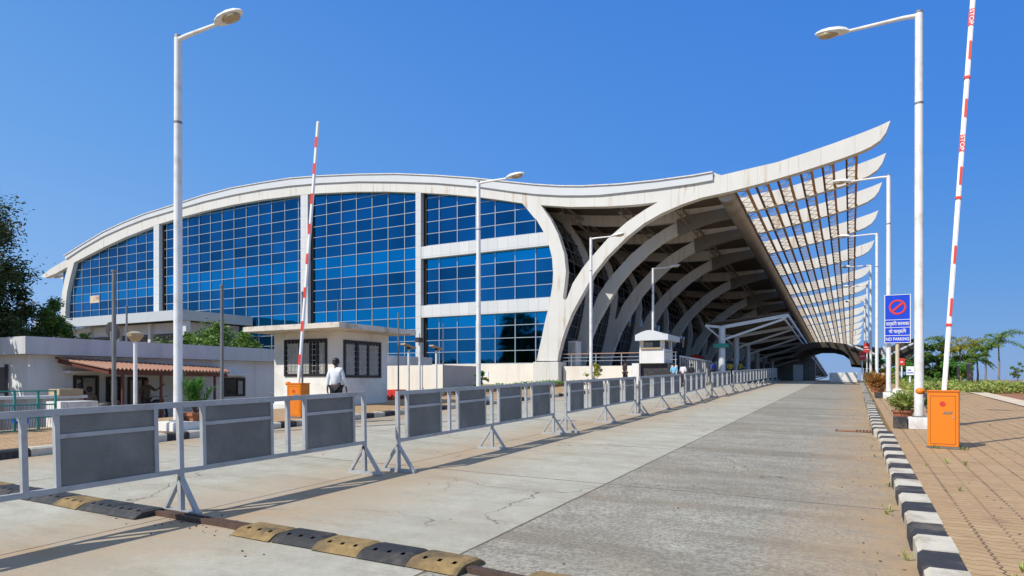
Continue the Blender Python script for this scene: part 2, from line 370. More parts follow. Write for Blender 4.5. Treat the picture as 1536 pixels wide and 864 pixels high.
    crk = N.math('MULTIPLY', N.math('LESS_THAN', vo.outputs['Distance'], .0035), N.ramp(N.noise(.35, 3), (.50, 0), (.56, .7)))
    c = N.mix(crk, c, (.12,.095,.075))
    N.col(c); N.rgh(.82); N.b.inputs['Specular IOR Level'].default_value = .25
    N.bump(N.math('ADD', N.math('MULTIPLY', fine, .5), N.math('MULTIPLY', N.noise(9, 6, .7), .6)), .28, .02)
    return N.m
M['road'] = roadmat()
def pavermat():
    N = NT('interlocking_paver'); X, Y, Z = N.sep()
    zig = N.math('MULTIPLY', N.math('PINGPONG', N.math('ADD', Y, 0), .06), .45)
    cmb = N.n('ShaderNodeCombineXYZ'); N.put(cmb.inputs[0], Y); N.put(cmb.inputs[1], N.math('ADD', X, 0.0)); 
    b = N.n('ShaderNodeTexBrick'); N.put(b.inputs['Vector'], cmb.outputs[0])
    b.offset = .5; b.inputs['Scale'].default_value = 1; b.inputs['Brick Width'].default_value = .125; b.inputs['Row Height'].default_value = .235
    b.inputs['Mortar Size'].default_value = .006; b.inputs['Mortar Smooth'].default_value = .3
    b.inputs['Color1'].default_value = (.47,.31,.165,1); b.inputs['Color2'].default_value = (.40,.255,.13,1); b.inputs['Mortar'].default_value = (.16,.10,.06,1)
    cw = N.n('ShaderNodeCombineXYZ'); N.put(cw.inputs[0], N.math('ADD', Y, N.math('MULTIPLY', N.math('PINGPONG', N.math('ADD', X, .0), .06), .5))); N.put(cw.inputs[1], N.math('ADD', X, zig))
    N.put(b.inputs['Vector'], cw.outputs[0])
    c = b.outputs['Color']
    # long joint every second row reads darker
    row = N.math('ABSOLUTE', N.math('SUBTRACT', N.math('FRACT', N.math('DIVIDE', N.math('ADD', X, zig), .47)), .5))
    c = N.mix(N.math('MULTIPLY', N.math('GREATER_THAN', row, .482), .75), c, (.10,.06,.035))
    n1 = N.noise(.7, 7, .65); n2 = N.noise(12, 5, .7)
    c = N.mix(N.ramp(n1, (.45, 0), (.78, .6)), c, (.36,.21,.11))
    c = N.mix(N.ramp(n2, (.5, 0), (.75, .4)), c, (.52,.42,.31))
    c = N.mix(N.ramp(N.noise(2.1, 7, .7, N.mapv((1,1,1), loc=(9,1,4))), (.56, 0), (.72, .6)), c, (.22,.13,.08))
    N.col(c); N.rgh(.85); N.bump(N.math('SUBTRACT', N.math('MULTIPLY', n2, .25), b.outputs['Fac']), .6, .012); return N.m
M['paver'] = pavermat()
def groundmat():
    N = NT('dry_ground'); a = N.noise(.12, 7, .65); b = N.noise(1.6, 7, .7)
    c = N.mix(N.ramp(b, (.35, 0), (.65, 1)), (.26,.15,.085), (.36,.25,.15)); c = N.mix(N.ramp(a, (.45, 0), (.6, .8)), c, (.12,.14,.05))
    N.col(c); N.rgh(.95); N.bump(b, .6, .05); return N.m
M['ground'] = groundmat()
M['darkfloor'] = plain('dark_earth_floor', (.12,.095,.075), .9, 0, .2, 2, .3)

# ================================================================== SETTING
def sheet(name, xs, ys, dz, mat, inside=None):
    mb = MB(); idx = {}
    for i, x in enumerate(xs):
        for j, y in enumerate(ys):
            X = x(y) if callable(x) else x
            idx[i, j] = len(mb.v); mb.v.append((X, y, gz(X, y)+dz))
    for i in range(len(xs)-1):
        for j in range(len(ys)-1):
            mb.f.append((idx[i,j], idx[i+1,j], idx[i+1,j+1], idx[i,j+1])); mb.m.append(0)
    o = mb.build(name, mat, smooth_=True, fix=False); o['kind'] = 'structure'; return o
def fr(a, b, s): 
    n = max(1, int(round((b-a)/s))); return [a+(b-a)*i/n for i in range(n+1)]
xs = [-4000,-1500,-600,-300,-180,-120]+fr(-90,60,2)+[90,140,220,400,900,2000,4000]
ys = [-1500,-500,-200,-100,-60]+fr(-40,130,2)+[150,190,260,400,800,2000,5000,8000]
sheet('ground', xs, ys, -.045, M['ground'])
ry = fr(-25, 130, 1.0)
sheet('road', fr(-12.55, .44, 1.0), ry, 0, M['road'])
sheet('pavement', fr(-16.4, -12.72, .6), fr(-10, 60, 1), .14, M['paver'])
sheet('pavement', [.70]+[lambda y, k=k: .70+(min(6.5, 5.0 if y > 22 else 5.0)+max(0, (22-y)*.25)-.70)*k/6 for k in range(1, 7)], fr(-10, 62, 1), .14, M['paver'])
# pale concrete edging strip at the far side of the right pavement
sheet('path', [lambda y: 5.0+max(0, (22-y)*.25), lambda y: 5.75+max(0, (22-y)*.25)], fr(8, 39, 1), .17, plain('cream_concrete_path', (.66,.54,.40), .85, 0, .08, 2, .2, (.4,.27,.17), .5, 1.5))
# kerbs: individually cast blocks painted in turn
def kerb(x0, x1, ya, yb, seed, skip=None, slope=.05, side=1):
    rnd = random.Random(seed); mb = MB(); y = ya; k = 0
    while y < yb:
        y1 = y+.5; j = rnd.uniform(-.008, .008); zt = .150+rnd.uniform(-.006, .006)
        a, b = x0+j, x1+j; za, zb = gz(a, y+.01), gz(a, y1-.01); s1 = .035
        vs = [(a,y+.006,za-.1),(b,y+.006,za-.1),(b,y+.006,za+zt),(a+s1*(side>0),y+.006,za+zt),(a,y+.006,za+zt-.03),
              (a,y1-.006,zb-.1),(b,y1-.006,zb-.1),(b,y1-.006,zb+zt),(a+s1*(side>0),y1-.006,zb+zt),(a,y1-.006,zb+zt-.03)]
        if side < 0:
            vs[3] = (a,y+.006,za+zt); vs[2] = (b-s1,y+.006,za+zt); vs[4] = vs[3]
            vs = [(b,y+.006,za-.1),(a,y+.006,za-.1),(a,y+.006,za+zt),(b-s1,y+.006,za+zt),(b,y+.006,za+zt-.03),
                  (b,y1-.006,zb-.1),(a,y1-.006,zb-.1),(a,y1-.006,zb+zt),(b-s1,y1-.006,zb+zt),(b,y1-.006,zb+zt-.03)]
        mb.add(vs, [(0,1,2,3,4),(9,8,7,6,5),(0,4,9,5),(4,3,8,9),(3,2,7,8),(2,1,6,7)], k % 2)
        y = y1; k += 1
    o = mb.build('kerb', [M['bluewhite'], M['kerbblack']]); o['kind'] = 'structure'; return o
kerb(.43, .70, -4.02, 15.9, 1)
kerb(.36, .61, 16.0, 64, 2)
kerb(-12.72, -12.50, -4, 58, 3, side=-1)
# bare red soil and ground cover of the right garden
sheet('soil', fr(5.9, 40, 3), fr(14, 62, 2), .05, M['soil'])

# ================================================================== TERMINAL BUILDING
Y0 = 44.3; YG = 44.8
SL = .0428
def D(t): return Vector((-.0039*t, t, -SL*t))
P = lambda pts, Y=Y0: [onY(x, y, Y) for x, y in pts]
Tpx = [(98.4,384),(125,367.2),(156.3,348.4),(187.5,333.8),(218.8,321.3),(250,311.6),(271.5,305),(306.8,293.4),(350.2,282.4),(393.6,274.6),(437,267.9),(480.3,264.5),(538.2,262.1),(596,261.3),(655.6,263.8),(711,267.8),(748,271.8),(803.7,277.4),(840.7,279.6),(874,279.8),(929.6,277),(985,271.5),(1040.7,264),(1069.6,258.8)]
Mpx = [(100,389),(125,372.5),(156.3,354.7),(187.5,340.6),(218.8,328.4),(250,319.2),(271.5,312.6),(306.8,302.4),(350.2,292.6),(393.6,284.6),(437,279),(480.3,275.2),(538,272.6),(590,273),(655,275),(714.8,280),(766.7,287.3),(803.7,291.6),(840.7,293.7),(874,293.7),(900,293),(929.6,289.8),(985,283.7),(1040.7,276),(1069.6,270.8)]
Bpx = [(783.3,304.8),(755.6,300.6),(718.5,295.6),(674,291.4),(631.5,289),(578.7,287.3),(529.5,287.6),(480.3,289.8),(451.4,292.2),(393.6,299.4),(350.2,306.8),(306.8,316.4),(271.5,325.8),(238.8,335.9),(229.7,339.3),(187.5,355.8),(156.3,370.3),(111,393.8)]
Gpx = [(804.6,541.3),(811.9,509.6),(817,484.6),(821.3,466.9),(825.9,445),(829.0,424.2),(829.6,409.2),(828,386.3),(823.3,367.5),(815.5,348.2),(805.6,331),(800,325.2),(783.3,304.8)]
Hpx = [(811,307.6),(826,329),(837,351),(846.3,380.7),(848.9,406.7),(846.6,430),(844.2,446),(845.8,449.3),(848.6,449.6),(851,446),(859,425),(874,402),(885,388),(911,358.5),(940.7,332.6),(966.7,314.8),(987,303),(948,307.4),(911,309.6),(855.6,310.4)]
Rpx = [(1335.8,180.8),(1328.9,198.9),(1320.6,210),(1306.7,219.7),(1290,227.5),(1262.2,237.8),(1206.7,255.8),(1151,272.5),(1095.6,287),(1051.9,296.5),(1022,306.7),(992.6,319.6),(966.7,334.4),(940.7,354.8),(911,384.4),(890.7,410),(883.8,423),(868,451),(857.7,470),(849.4,490.8),(843,509.6),(838.5,528),(835.8,541.3)]
TopR = [(1070.6,259),(1081.7,262.8),(1123,253),(1165,243.3),(1206.7,229.8),(1248.3,215.6),(1290,200.3),(1317.8,189.2),(1335.8,180.8)]
base = onY(820, 560, Y0)
term = thing('terminal_building', 'huge curved airport terminal with cream ribs, blue glass front and slatted canopy', 'terminal', (base.x, Y0, gz(base.x, Y0)), world=True)
TH_R = .6
# front rib: roof beam, V support and blade in one casting
left_leg_out = [(101.6,400),(96.5,420),(93.4,436),(91.6,455),(90.6,476.5)]
left_leg_in = [(97.8,476.5),(98.6,455),(100.6,437),(104.7,418.8),(111,393.8)]
outer = Mpx[:-1] + [(1069.6,270.8)] + TopR[:-1] + Rpx + Gpx + Bpx[1:-1] + left_leg_in[::-1] + left_leg_out[::-1] + [(84,410),(67,416.8),(61,414.5),(76,403)]
rib0 = MB().prism([P(outer), P(Hpx)], (0, TH_R, 0)).build('front_rib', M['cream'], term)
inner = [(766.7,287.3)]+Mpx[17:-1]+[(1069.6,270.8)]+TopR[:-1]+Rpx+[(832,560),(800,560)]+Gpx
ribm = MB().prism([P(inner), P(Hpx)], (0, .5, 0))
dYs = [5.4,11.6,19.3,30.2,42.8,52.6,63.6,75.4,86,96.2,107.8,118.4,130]
rib = None
for k, t in enumerate(dYs):
    if rib is None:
        rib = ribm.build('roof_rib', M['cream'], term); o = rib
    else:
        o = rib.copy(); COL.objects.link(o); o.parent = term
    o.location = D(t)
TE = 131.5
slv = MB().prism([P([(987,299),(1010,291),(1050,282),(1080,275),(1098,271),(1098,287.4),(1051.9,298.5),(1022,308.7),(989,324)])], (0, .62, 0))
so_ = None
for k, t in enumerate(dYs):
    if so_ is None: so_ = slv.build('rib_sleeve', plain('dark_grey_sleeve_cladding', (.20,.185,.16), .6, .1, .1, 1), term); o = so_
    else: o = so_.copy(); COL.objects.link(o); o.parent = term
    o.location = D(t)+Vector((0,-.06,0))
# roof deck (thin shell following the rib tops), fascia in front of it
Tw = P(Tpx); Mw = P(Mpx)
def lerp_poly(poly, x):
    for a, b in zip(poly, poly[1:]):
        if a.x <= x <= b.x: t = (x-a.x)/(b.x-a.x+1e-9); return a.z+(b.z-a.z)*t
    return poly[0].z if x < poly[0].x else poly[-1].z
mb = MB()
for a, b in zip(Mw, Mw[1:]):
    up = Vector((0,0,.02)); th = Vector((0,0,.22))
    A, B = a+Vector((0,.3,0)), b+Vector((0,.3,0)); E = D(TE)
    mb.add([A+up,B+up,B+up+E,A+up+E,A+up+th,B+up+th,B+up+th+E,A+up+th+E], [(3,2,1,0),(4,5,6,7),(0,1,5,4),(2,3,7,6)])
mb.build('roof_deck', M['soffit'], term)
mb = MB().prism([[p+Vector((0,-.14,0)) for p in Tw+Mw[::-1]]], (0, .4, 0)); mb.build('roof_fascia', M['fascia'], term)
mb = MB()                                                     # roof skin: pale sheeting behind the fascia
for a, b in zip(Tw, Tw[1:]):
    A, B = a+Vector((0,.27,-.08)), b+Vector((0,.27,-.08)); E = D(TE)
    mb.add([A,B,B+E,A+E], [(0,1,2,3)])
mb.build('roof_sheet', M['roof'], term)
mb = MB()
for a, b in zip(Tw, Tw[1:]): mb.beam(a+Vector((0,-.17,.0)), b+Vector((0,-.17,.0)), .12, .07)
mb.build('roof_trim', M['whiteconc'], term)
# big tube at the roof edge
tb = onY(1087, 286, Y0)+Vector((0,.62,0)); n = 20
MB().tube([tb, tb+D(TE)], .58, 24).build('edge_tube', M['tube'], term, smooth_=True)
# purlin trusses running through the blades
for (xa, ya, xb, yb) in [(1101,286,1118,281),(1132,276.5,1149,271.5),(1165,267.5,1182,262.5),(1200,257,1216,252),(1233,246.5,1249,241),(1269.5,234,1285,228)]:
    a = onY(xa, ya, Y0)+Vector((0,.55,.05)); b = onY(xb, yb, Y0)+Vector((0,.55,.08))
    mb = MB(); E = D(TE-1.2)
    mb.beam(a, a+E, .11, .18, 0); mb.beam(b, b+E, .14, .18, 1)
    t = 0; s = 0
    while t < TE-2.4:
        p = (a if s == 0 else b)+D(t); q = (b if s == 0 else a)+D(t+.62); mb.beam(p, q, .03, .04, 2)
        t += .62; s = 1-s
    mb.build('lattice_purlin', [M['rustdark'], M['rust'], M['tan']], term)
# ceiling purlins under the deck
for px in [(835,300),(925,299),(1005,290)]:
    a = onY(px[0], px[1], Y0)+Vector((0,.6,-.1)); mb = MB(); E = D(TE-1)
    mb.beam(a, a+E, .12, .12); a2 = a+Vector((0,0,-.7)); mb.beam(a2, a2+E, .1, .1)
    t = 0; s = 0
    while t < 70: 
        mb.beam((a if s == 0 else a2)+D(t), (a2 if s == 0 else a)+D(t+.9), .05, .05); t += .9; s = 1-s
    mb.build('ceiling_truss', M['steelbeam'], term)
# curtain wall -----------------------------------------------------
Gw = P(Gpx); Hl = P([(811,307.6),(826,329),(837,351),(846.3,380.7),(848.9,406.7),(846.6,430),(845,447),(842,470),(835,500),(826,530),(822,541)])
Bw = sorted(P(Bpx), key=lambda p: p.x)
def xg(z):       # middle of the left arm of the V at height z
    def at(L):
        L = sorted(L, key=lambda p: p.z)
        if z <= L[0].z: return L[0].x
        for a, b in zip(L, L[1:]):
            if a.z <= z <= b.z: return a.x+(b.x-a.x)*(z-a.z)/(b.z-a.z+1e-9)
        return L[-1].x
    return .45*at(Gw)+.55*at(Hl)
def ztop(x): return lerp_poly(Bw, x)+.25
Lw = sorted(P(left_leg_in, YG), key=lambda p: p.z)
def xl(z):
    if z <= Lw[0].z: return Lw[0].x
    for a, b in zip(Lw, Lw[1:]):
        if a.z <= z <= b.z: return a.x+(b.x-a.x)*(z-a.z)/(b.z-a.z+1e-9)
    return Lw[-1].x
bays = [(95, 234), (234, 456), (456, 627), (627, 900)]
for bi, (pa, pb) in enumerate(bays):
    xa = onY(pa, 450, YG).x; xb = onY(pb, 450, YG).x
    top = []; 
    if bi < 3:
        xe = fr(xa, xb, 1.0); loop = [Vector((xa, YG, ZS)), Vector((xb, YG, ZS))] + [Vector((x, YG, ztop(x))) for x in reversed(xe)]
    else:
        zz = fr(ZS, onY(800,318,Y0).z, .8); loop = [Vector((xa, YG, ZS))] + [Vector((xg(z), YG, z)) for z in zz] + [Vector((x, YG, ztop(x))) for x in reversed(fr(xa, xg(zz[-1])-.3, 1.0))]
    g = MB().prism([loop], (0, .06, 0)).build('glass_curtain_wall', M['glass'], term)
    mb = MB(); i0 = int(math.floor((xa-XG0)/DX))-1
    for i in range(i0, i0+40):
        x = XG0+i*DX
        if not xa+.1 < x < xb-.1: continue
        z = ZS; zt = ztop(x)-.05
        if bi == 3:
            zs = [q for q in fr(ZS, ztop(x), .3) if xg(q) > x]
            if not zs: continue
            # keep the run that starts at the sill or the bulge
            mb.box(x-.028, x+.028, YG-.07, YG+.0, zs[0], min(zs[-1], zt)); continue
        mb.box(x-.028, x+.028, YG-.07, YG+.0, z, zt)
    for k in range(0, 20):
        z = ZS+k*DZ; run = None
        for x in fr(xa, min(xb, -15), .35):
            ok = z < ztop(x)-.1 and (bi < 3 or x < xg(z)) and (bi > 0 or x > xl(z))
            if ok and run is None: run = x
            if (not ok) and run is not None: mb.box(run, x, YG-.062, YG+.0, z-.024, z+.024); run = None
        if run is not None: mb.box(run, x, YG-.062, YG+.0, z-.024, z+.024)
    mb.build('window_frame', M['mullion'], g)
# piers between the bays
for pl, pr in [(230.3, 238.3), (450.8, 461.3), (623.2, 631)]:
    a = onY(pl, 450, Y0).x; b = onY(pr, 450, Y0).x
    zt = min(lerp_poly(Bw, a), lerp_poly(Bw, b))+.1
    MB().box(a, b, Y0+.01, YG+.1, ZS-.2, zt).build('facade_pier', M['clad'], term)
    MB().box(b+.004, b+.30, YG-.085, YG-.075, ZS, zt-.1).build('pier_shade_strip', M['frame'], term)  # black strip on the glass, painting in the dark shaded flank of the pier
# spandrel bands across the right bay
xa = onY(631, 450, Y0).x
for k in (4, 9):
    z0 = onY(632, 476.4 if k == 4 else 388.1, Y0+.05).z; z1 = onY(632, 458.6 if k == 4 else 370.2, Y0+.05).z
    loop = [Vector((xa, Y0+.05, z0))]+[Vector((xg(z)-1.0 if False else (xg(z)-.45), Y0+.05, z)) for z in fr(z0, z1, .3)]+[Vector((xa, Y0+.05, z1))]
    MB().prism([loop], (0, .7, 0)).build('spandrel_band', M['clad'], term)
# base wall and plinth under the rib
xL = onY(360, 500, Y0).x
MB().box(xL, onY(799,560,Y0).x, Y0+.08, YG+1, .4, onY(632,547.3,Y0+.08).z).build('base_wall', M['wall_cream'], term)
p0 = onY(799.5, 543, Y0-.25); p1 = onY(837.5, 541, Y0-.25)
MB().box(p0.x, p1.x, Y0-.25, Y0+1.3, .6, p0.z).build('rib_plinth', M['cream'], term, bevel=.02)
# patch of bare board in the left glazing
q0 = onY(135, 455, YG-.09); q1 = onY(148.5, 442.6, YG-.09)
MB().box(q0.x, q1.x, YG-.09, YG-.02, q0.z, q1.z).build('boarded_pane', plain('bare_board', (.62,.50,.36), .8, 0, .1, 2, 0, (.25,.12,.07), .8, 1.4), term)
# eave slats under the left beak
mb = MB()
for t in (.9, 1.7, 2.5): 
    a = onY(70, 416, Y0)+Vector((0,t,.1)); b = onY(101, 407, Y0)+Vector((0,t,-.1)); mb.beam(a, b, .12, .25)
mb.build('eave_slat', M['cream'], term)
# side glass wall sweeping back behind the V supports
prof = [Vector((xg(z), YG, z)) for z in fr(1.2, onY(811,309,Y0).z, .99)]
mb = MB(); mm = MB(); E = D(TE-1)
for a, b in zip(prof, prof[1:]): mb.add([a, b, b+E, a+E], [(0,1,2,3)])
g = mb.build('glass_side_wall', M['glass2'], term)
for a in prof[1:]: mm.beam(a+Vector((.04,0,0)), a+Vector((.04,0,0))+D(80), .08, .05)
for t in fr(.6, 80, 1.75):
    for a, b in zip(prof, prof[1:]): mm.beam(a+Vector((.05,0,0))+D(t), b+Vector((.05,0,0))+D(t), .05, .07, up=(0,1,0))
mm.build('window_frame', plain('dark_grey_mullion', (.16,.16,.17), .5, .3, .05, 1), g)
# back and far closing walls
mb = MB(); zr = 12
mb.box(onY(100,450,Y0).x, -22, Y0+60, Y0+60.3, .5, 11.0)
mb.build('rear_wall', M['wall_cream'], term)
mb = MB(); la = [Vector((xl(z)-.3, YG, z)) for z in fr(1.2, onY(111,396,Y0).z, 1)]
for a, b in zip(la, la[1:]): mb.add([a,b,b+D(59),a+D(59)], [(0,1,2,3)])
mb.build('end_wall', M['clad'], term)
# podium wing on the left
pc = onY(272.9, 464, 37.0); px1 = pc.x; zb1 = pc.z; zb0 = onY(277, 479, 37.0).z; px0 = px1-24
mb = MB(); mb.box(px0, px1, 37.0, 37.35, zb0, zb1); mb.box(px1-.35, px1, 37.352, Y0+.3, zb0, zb1-.002); mb.box(px0, px1-.352, 37.352, Y0+.3, zb1-.35, zb1-.05)
mb.build('podium_beam', plain('pale_blue_grey_cladding', (.50,.53,.55), .5, 0, .04, 1), term)
mb = MB(); mb.box(px0, px1-1.6, 38.6, 38.9, .8, zb0-.002); mb.box(px1-1.9, px1-1.6, 38.902, Y0, .8, zb0-.002)
wl = mb.build('podium_wall', plain('pale_podium_wall', (.60,.61,.62), .7, 0, .05, 1, 0, (.4,.38,.36), .4, .6), term)
for i in range(5): x = px1-1.75-4.9*i; MB().box(x-.2, x+.2, 38.3, 38.598, .8, zb0-.004).build('podium_column', M['clad'], term)
MB().box(px1-.55, px1-.1, 37.45, 37.9, .8, zb0-.004).build('podium_column', M['clad'], term)
for i in range(5):
    x = px1-1.95-4.9*i
    fm = MB(); fm.box(x-4.3, x-.3, 38.50, 38.598, 3.2, 5.9); o = fm.build('louvre_window', M['frame'], term)
    lm = MB()
    for z in fr(3.3, 5.65, .26): lm.box(x-4.2, x-.4, 38.43, 38.498, z, z+.13)
    lm.build('louvre_slats', M['louvre'], o)

# ================================================================== TERRACE, BOOTH, CANOPIES
ta = onY(845, 548, 44.7); tbb = onY(1015, 548, 44.7); zt = 2.62
mb = MB().box(ta.x, tbb.x, 44.7, 45.0, .7, zt); mb.box(ta.x, -14.6, 45.0, 70, .7, zt-.1)
o = mb.build('terrace_wall', M['wall_cream'], None, origin=(ta.x, 44.7, .7)); tag(o, 'low cream rendered terrace wall between the rib plinth and the watch booth', 'wall')
rl = thing('terrace_railing', 'steel railing with copper handrail on top of the cream terrace wall', 'railing', (ta.x, 44.8, zt), world=True)
zz = [onY(860, 531, 44.8).z, onY(860, 536.5, 44.8).z, onY(860, 541.5, 44.8).z]
MB().beam((ta.x-.1,44.8,zz[0]), (tbb.x,44.8,zz[0]), .06, .06).build('handrail', M['coprail'], rl)
for z in zz[1:]: MB().beam((ta.x-.1,44.8,z), (tbb.x,44.8,z), .04, .04).build('rail', M['screw'], rl)
for x in fr(ta.x+.6, tbb.x-.1, 2.2): MB().beam((x,44.82,zt), (x,44.82,zz[0]), .06, .06).build('post', M['screw'], rl)
# grey box by the plinth on the terrace
c0 = onY(852, 545, 46); c1 = onY(864.5, 511, 46)
bx = thing('service_cabinet', 'tall pale grey metal cabinet on the terrace beside the rib plinth', 'cabinet', ((c0.x+c1.x)/2, 46, zt-.1), world=True)
MB().box(c0.x, c1.x, 46, 47, zt-.1, c1.z).build('cabinet_body', M['fascia'], bx, bevel=.02)
MB().box(c0.x+.08, c1.x-.08, 45.97, 46.002, zt+.05, c1.z-.15).build('door', M['galv'], bx)
# booth
b0 = onY(959, 545, 44.2); b1 = onY(996, 545, 44.2); by = 44.2
booth = thing('watch_booth', 'small white guard booth with arched roof raised beside the ramp', 'booth', ((b0.x+b1.x)/2, by+1, gz(-12.5,45)), world=True)
zf = b0.z; zw0 = onY(975, 523.5, by).z; zw1 = onY(975, 511, by).z
mb = MB().box(b0.x, b1.x, by, by+2.4, zf, zw0); mb.build('parapet', M['white_wall'], booth)
for x in (b0.x, b1.x-.3):
    for y in (by+.02, by+2.0): MB().box(x+.02, x+.28, y, y+.28, zw0, zw1).build('corner_post', M['white_wall'], booth)
MB().box(b0.x+.2, b1.x-.2, by+.25, by+2.1, zw0, zw1).build('window', M['glassdark'], booth)
MB().box(b0.x+.3, b0.x+.9, by+.2, by+.248, zw0+.05, zw1-.1).build('blind', M['curtain'], booth)
MB().box(b0.x+.1, b1.x-.1, by-.12, by+.0, zw0, zw0+.09).build('window_ledge', M['tan'], booth)
r0 = onY(952.5, 511, by-.5); r1 = onY(1002, 511, by-.5); rz1 = onY(977, 495, by-.5).z; re = onY(977, 502, by-.5).z
loop = [Vector((r0.x, by-.5, r0.z)), Vector((r1.x, by-.5, r0.z))]
for i in range(13):
    t = 1-i/12; loop.append(Vector((r0.x+(r1.x-r0.x)*t, by-.5, re+(rz1-re)*math.sin(math.pi*min(1, t*1.15))**1 if t < .87 else re)))
MB().prism([loop], (0, 3.4, 0)).build('arched_roof', M['fascia'], booth)
MB().box(b0.x, b1.x+.3, by+.3, by+2.4, gz(-12,45), zf-.003).build('base', M['black'], booth)  # solid black block standing in for the dark opening below the booth
MB().box(b0.x-.5, b0.x-.003, by-.1, by+.5, gz(-12,45), zf).build('base_pier', M['white_wall'], booth)
# balustrade going back from the booth
bl = thing('ramp_balustrade', 'white balustrade running back from the booth under the big canopy', 'balustrade', (b1.x+.4, by+2.5, 2.0), world=True)
mb = MB(); xx = b1.x+.5
mb.beam((xx, by+2.5, zw0-.45), (xx+1.2, by+28, zw0-.9), .10, .12); mb.build('top_rail', M['fascia'], bl)
mb = MB()
for i in range(40): t = i/40; mb.box(xx+1.2*t-.05, xx+1.2*t+.05, by+2.6+25.4*t-.05, by+2.6+25.4*t+.05, 1.4, zw0-.52-.45*t)
o = mb.build('baluster', M['galv'], bl); o['kind'] = 'stuff'
# front drop-off canopy
cnp = thing('entry_canopy', 'long grey steel drop-off canopy on round posts under the slatted blades', 'canopy', (-9.4, 53.8, gz(-9.4,53.8)), world=True)
YC = 53.8; A = onY(1058, 488.5, YC); B = onY(1181.8, 473, YC); C0 = onY(1176, 478.5, YC); J = onY(1084, 510, YC); TP = onY(1083, 491, YC)
CE = 95
for t in fr(0, CE, 7.3):
    if t == 0 or t > 0:
        o = MB().tube([TP+D(t)+Vector((0,0,-TP.z+1.0+SL*t)), TP+D(t)], .26 if t == 0 else .24, 16).build('post', M['canopysteel'], cnp, smooth_=True)
    MB().beam(A+D(t), TP+D(t), .14, .2).beam(TP+D(t), B+D(t), .16, .26).beam(J+D(t), C0+D(t), .14, .16).beam(A+D(t), J+D(t), .1, .1).build('frame_arm', M['canopysteel'], cnp)
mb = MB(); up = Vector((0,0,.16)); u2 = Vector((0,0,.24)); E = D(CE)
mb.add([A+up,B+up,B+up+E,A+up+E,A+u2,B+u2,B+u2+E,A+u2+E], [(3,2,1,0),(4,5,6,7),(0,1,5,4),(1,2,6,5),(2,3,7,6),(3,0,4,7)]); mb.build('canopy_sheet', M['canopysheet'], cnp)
mb = MB()
for t in fr(1.2, CE-1, 1.22): mb.beam(A+D(t)+Vector((0,0,.08)), B+D(t)+Vector((0,0,.08)), .07, .13)
mb.build('canopy_rib', M['canopysheet'], cnp)
MB().beam(C0+Vector((.05,0,0)), C0+Vector((.05,0,0))+E, .10, .14).beam(B, B+E, .12, .18).build('edge_beam', M['canopysteel'], cnp)
MB().beam(B+Vector((-.35,-.02,-.05)), C0+Vector((.05,-.02,-.02)), .3, .3).build('gusset', M['canopysteel'], cnp)
# green wayfinding disc on the first post
a = onY(1082.5, 518.5, YC-.3)
o = MB().box(a.x-.6, a.x+.55, YC-.42, YC-.34, a.z-.16, a.z+.16).build('direction_sign', M['teal'], None, origin=a); tag(o, 'small green direction sign fixed to the first canopy post', 'sign')
# far arched canopy crossing over to the right
fc = thing('arched_canopy', 'dark curved canopy at the far end of the road on a round post', 'canopy', (0, 72, 1.5), world=True)
YF = 70.0; top = [(1192,524),(1205,516.5),(1222,513),(1245,513),(1270,516),(1296,518.5),(1326,523),(1352,514),(1372,507),(1386,505.5)]
bot = [(1386,510),(1374,528),(1360,543),(1340,547),(1326,549),(1300,548),(1276,546),(1273,533),(1262,525),(1245,521),(1222,521),(1205,526),(1192,536)]
MB().prism([P(top, YF)+P(bot, YF)], (0, 16, 0)).build('canopy_shell', plain('dark_brown_canopy_sheet', (.055,.043,.032), .8, 0, .15, 2), fc)
a = onY(1327, 549, YF-.4); MB().tube([(a.x, YF-.4, 1.2), (a.x, YF-.4, onY(1327,520,YF).z)], .30, 16).build('post', M['canopysteel'], fc, smooth_=True)
mb = MB(); c = onY(1326, 536, YF-.45)
for q in [(1272,516),(1386,507)]: mb.beam(c, onY(q[0], q[1], YF-.45), .13, .16)
for q in [(1272,516),(1300,548)]: pass
mb.build('frame_arm', M['canopysteel'], fc)
MB().box(c.x-.8, c.x+.8, YF-.8, YF-.72, c.z-.5, c.z-.15).build('sign_plate', M['teal'], fc)
# white parapet where the road ends
a = onY(1244, 570, 64); b = onY(1286, 570, 64)
o = MB().box(a.x, b.x, 64, 64.6, 1.2, onY(1260,559,64).z).build('road_end_parapet', M['whiteconc'], None, origin=(a.x,64,1.2), bevel=.02); tag(o, 'long white concrete block closing the far end of the road', 'parapet')
o = MB().box(-24, -4.7, 97, 98, .5, 4.2).build('far_shade_slab', M['panel'], None, origin=(-14,97,.5)); tag(o, 'dark slab added to stand for the deep shade far under the drop-off canopy', 'wall')  # added dark slab: stands in for the gloom under the canopy's far end

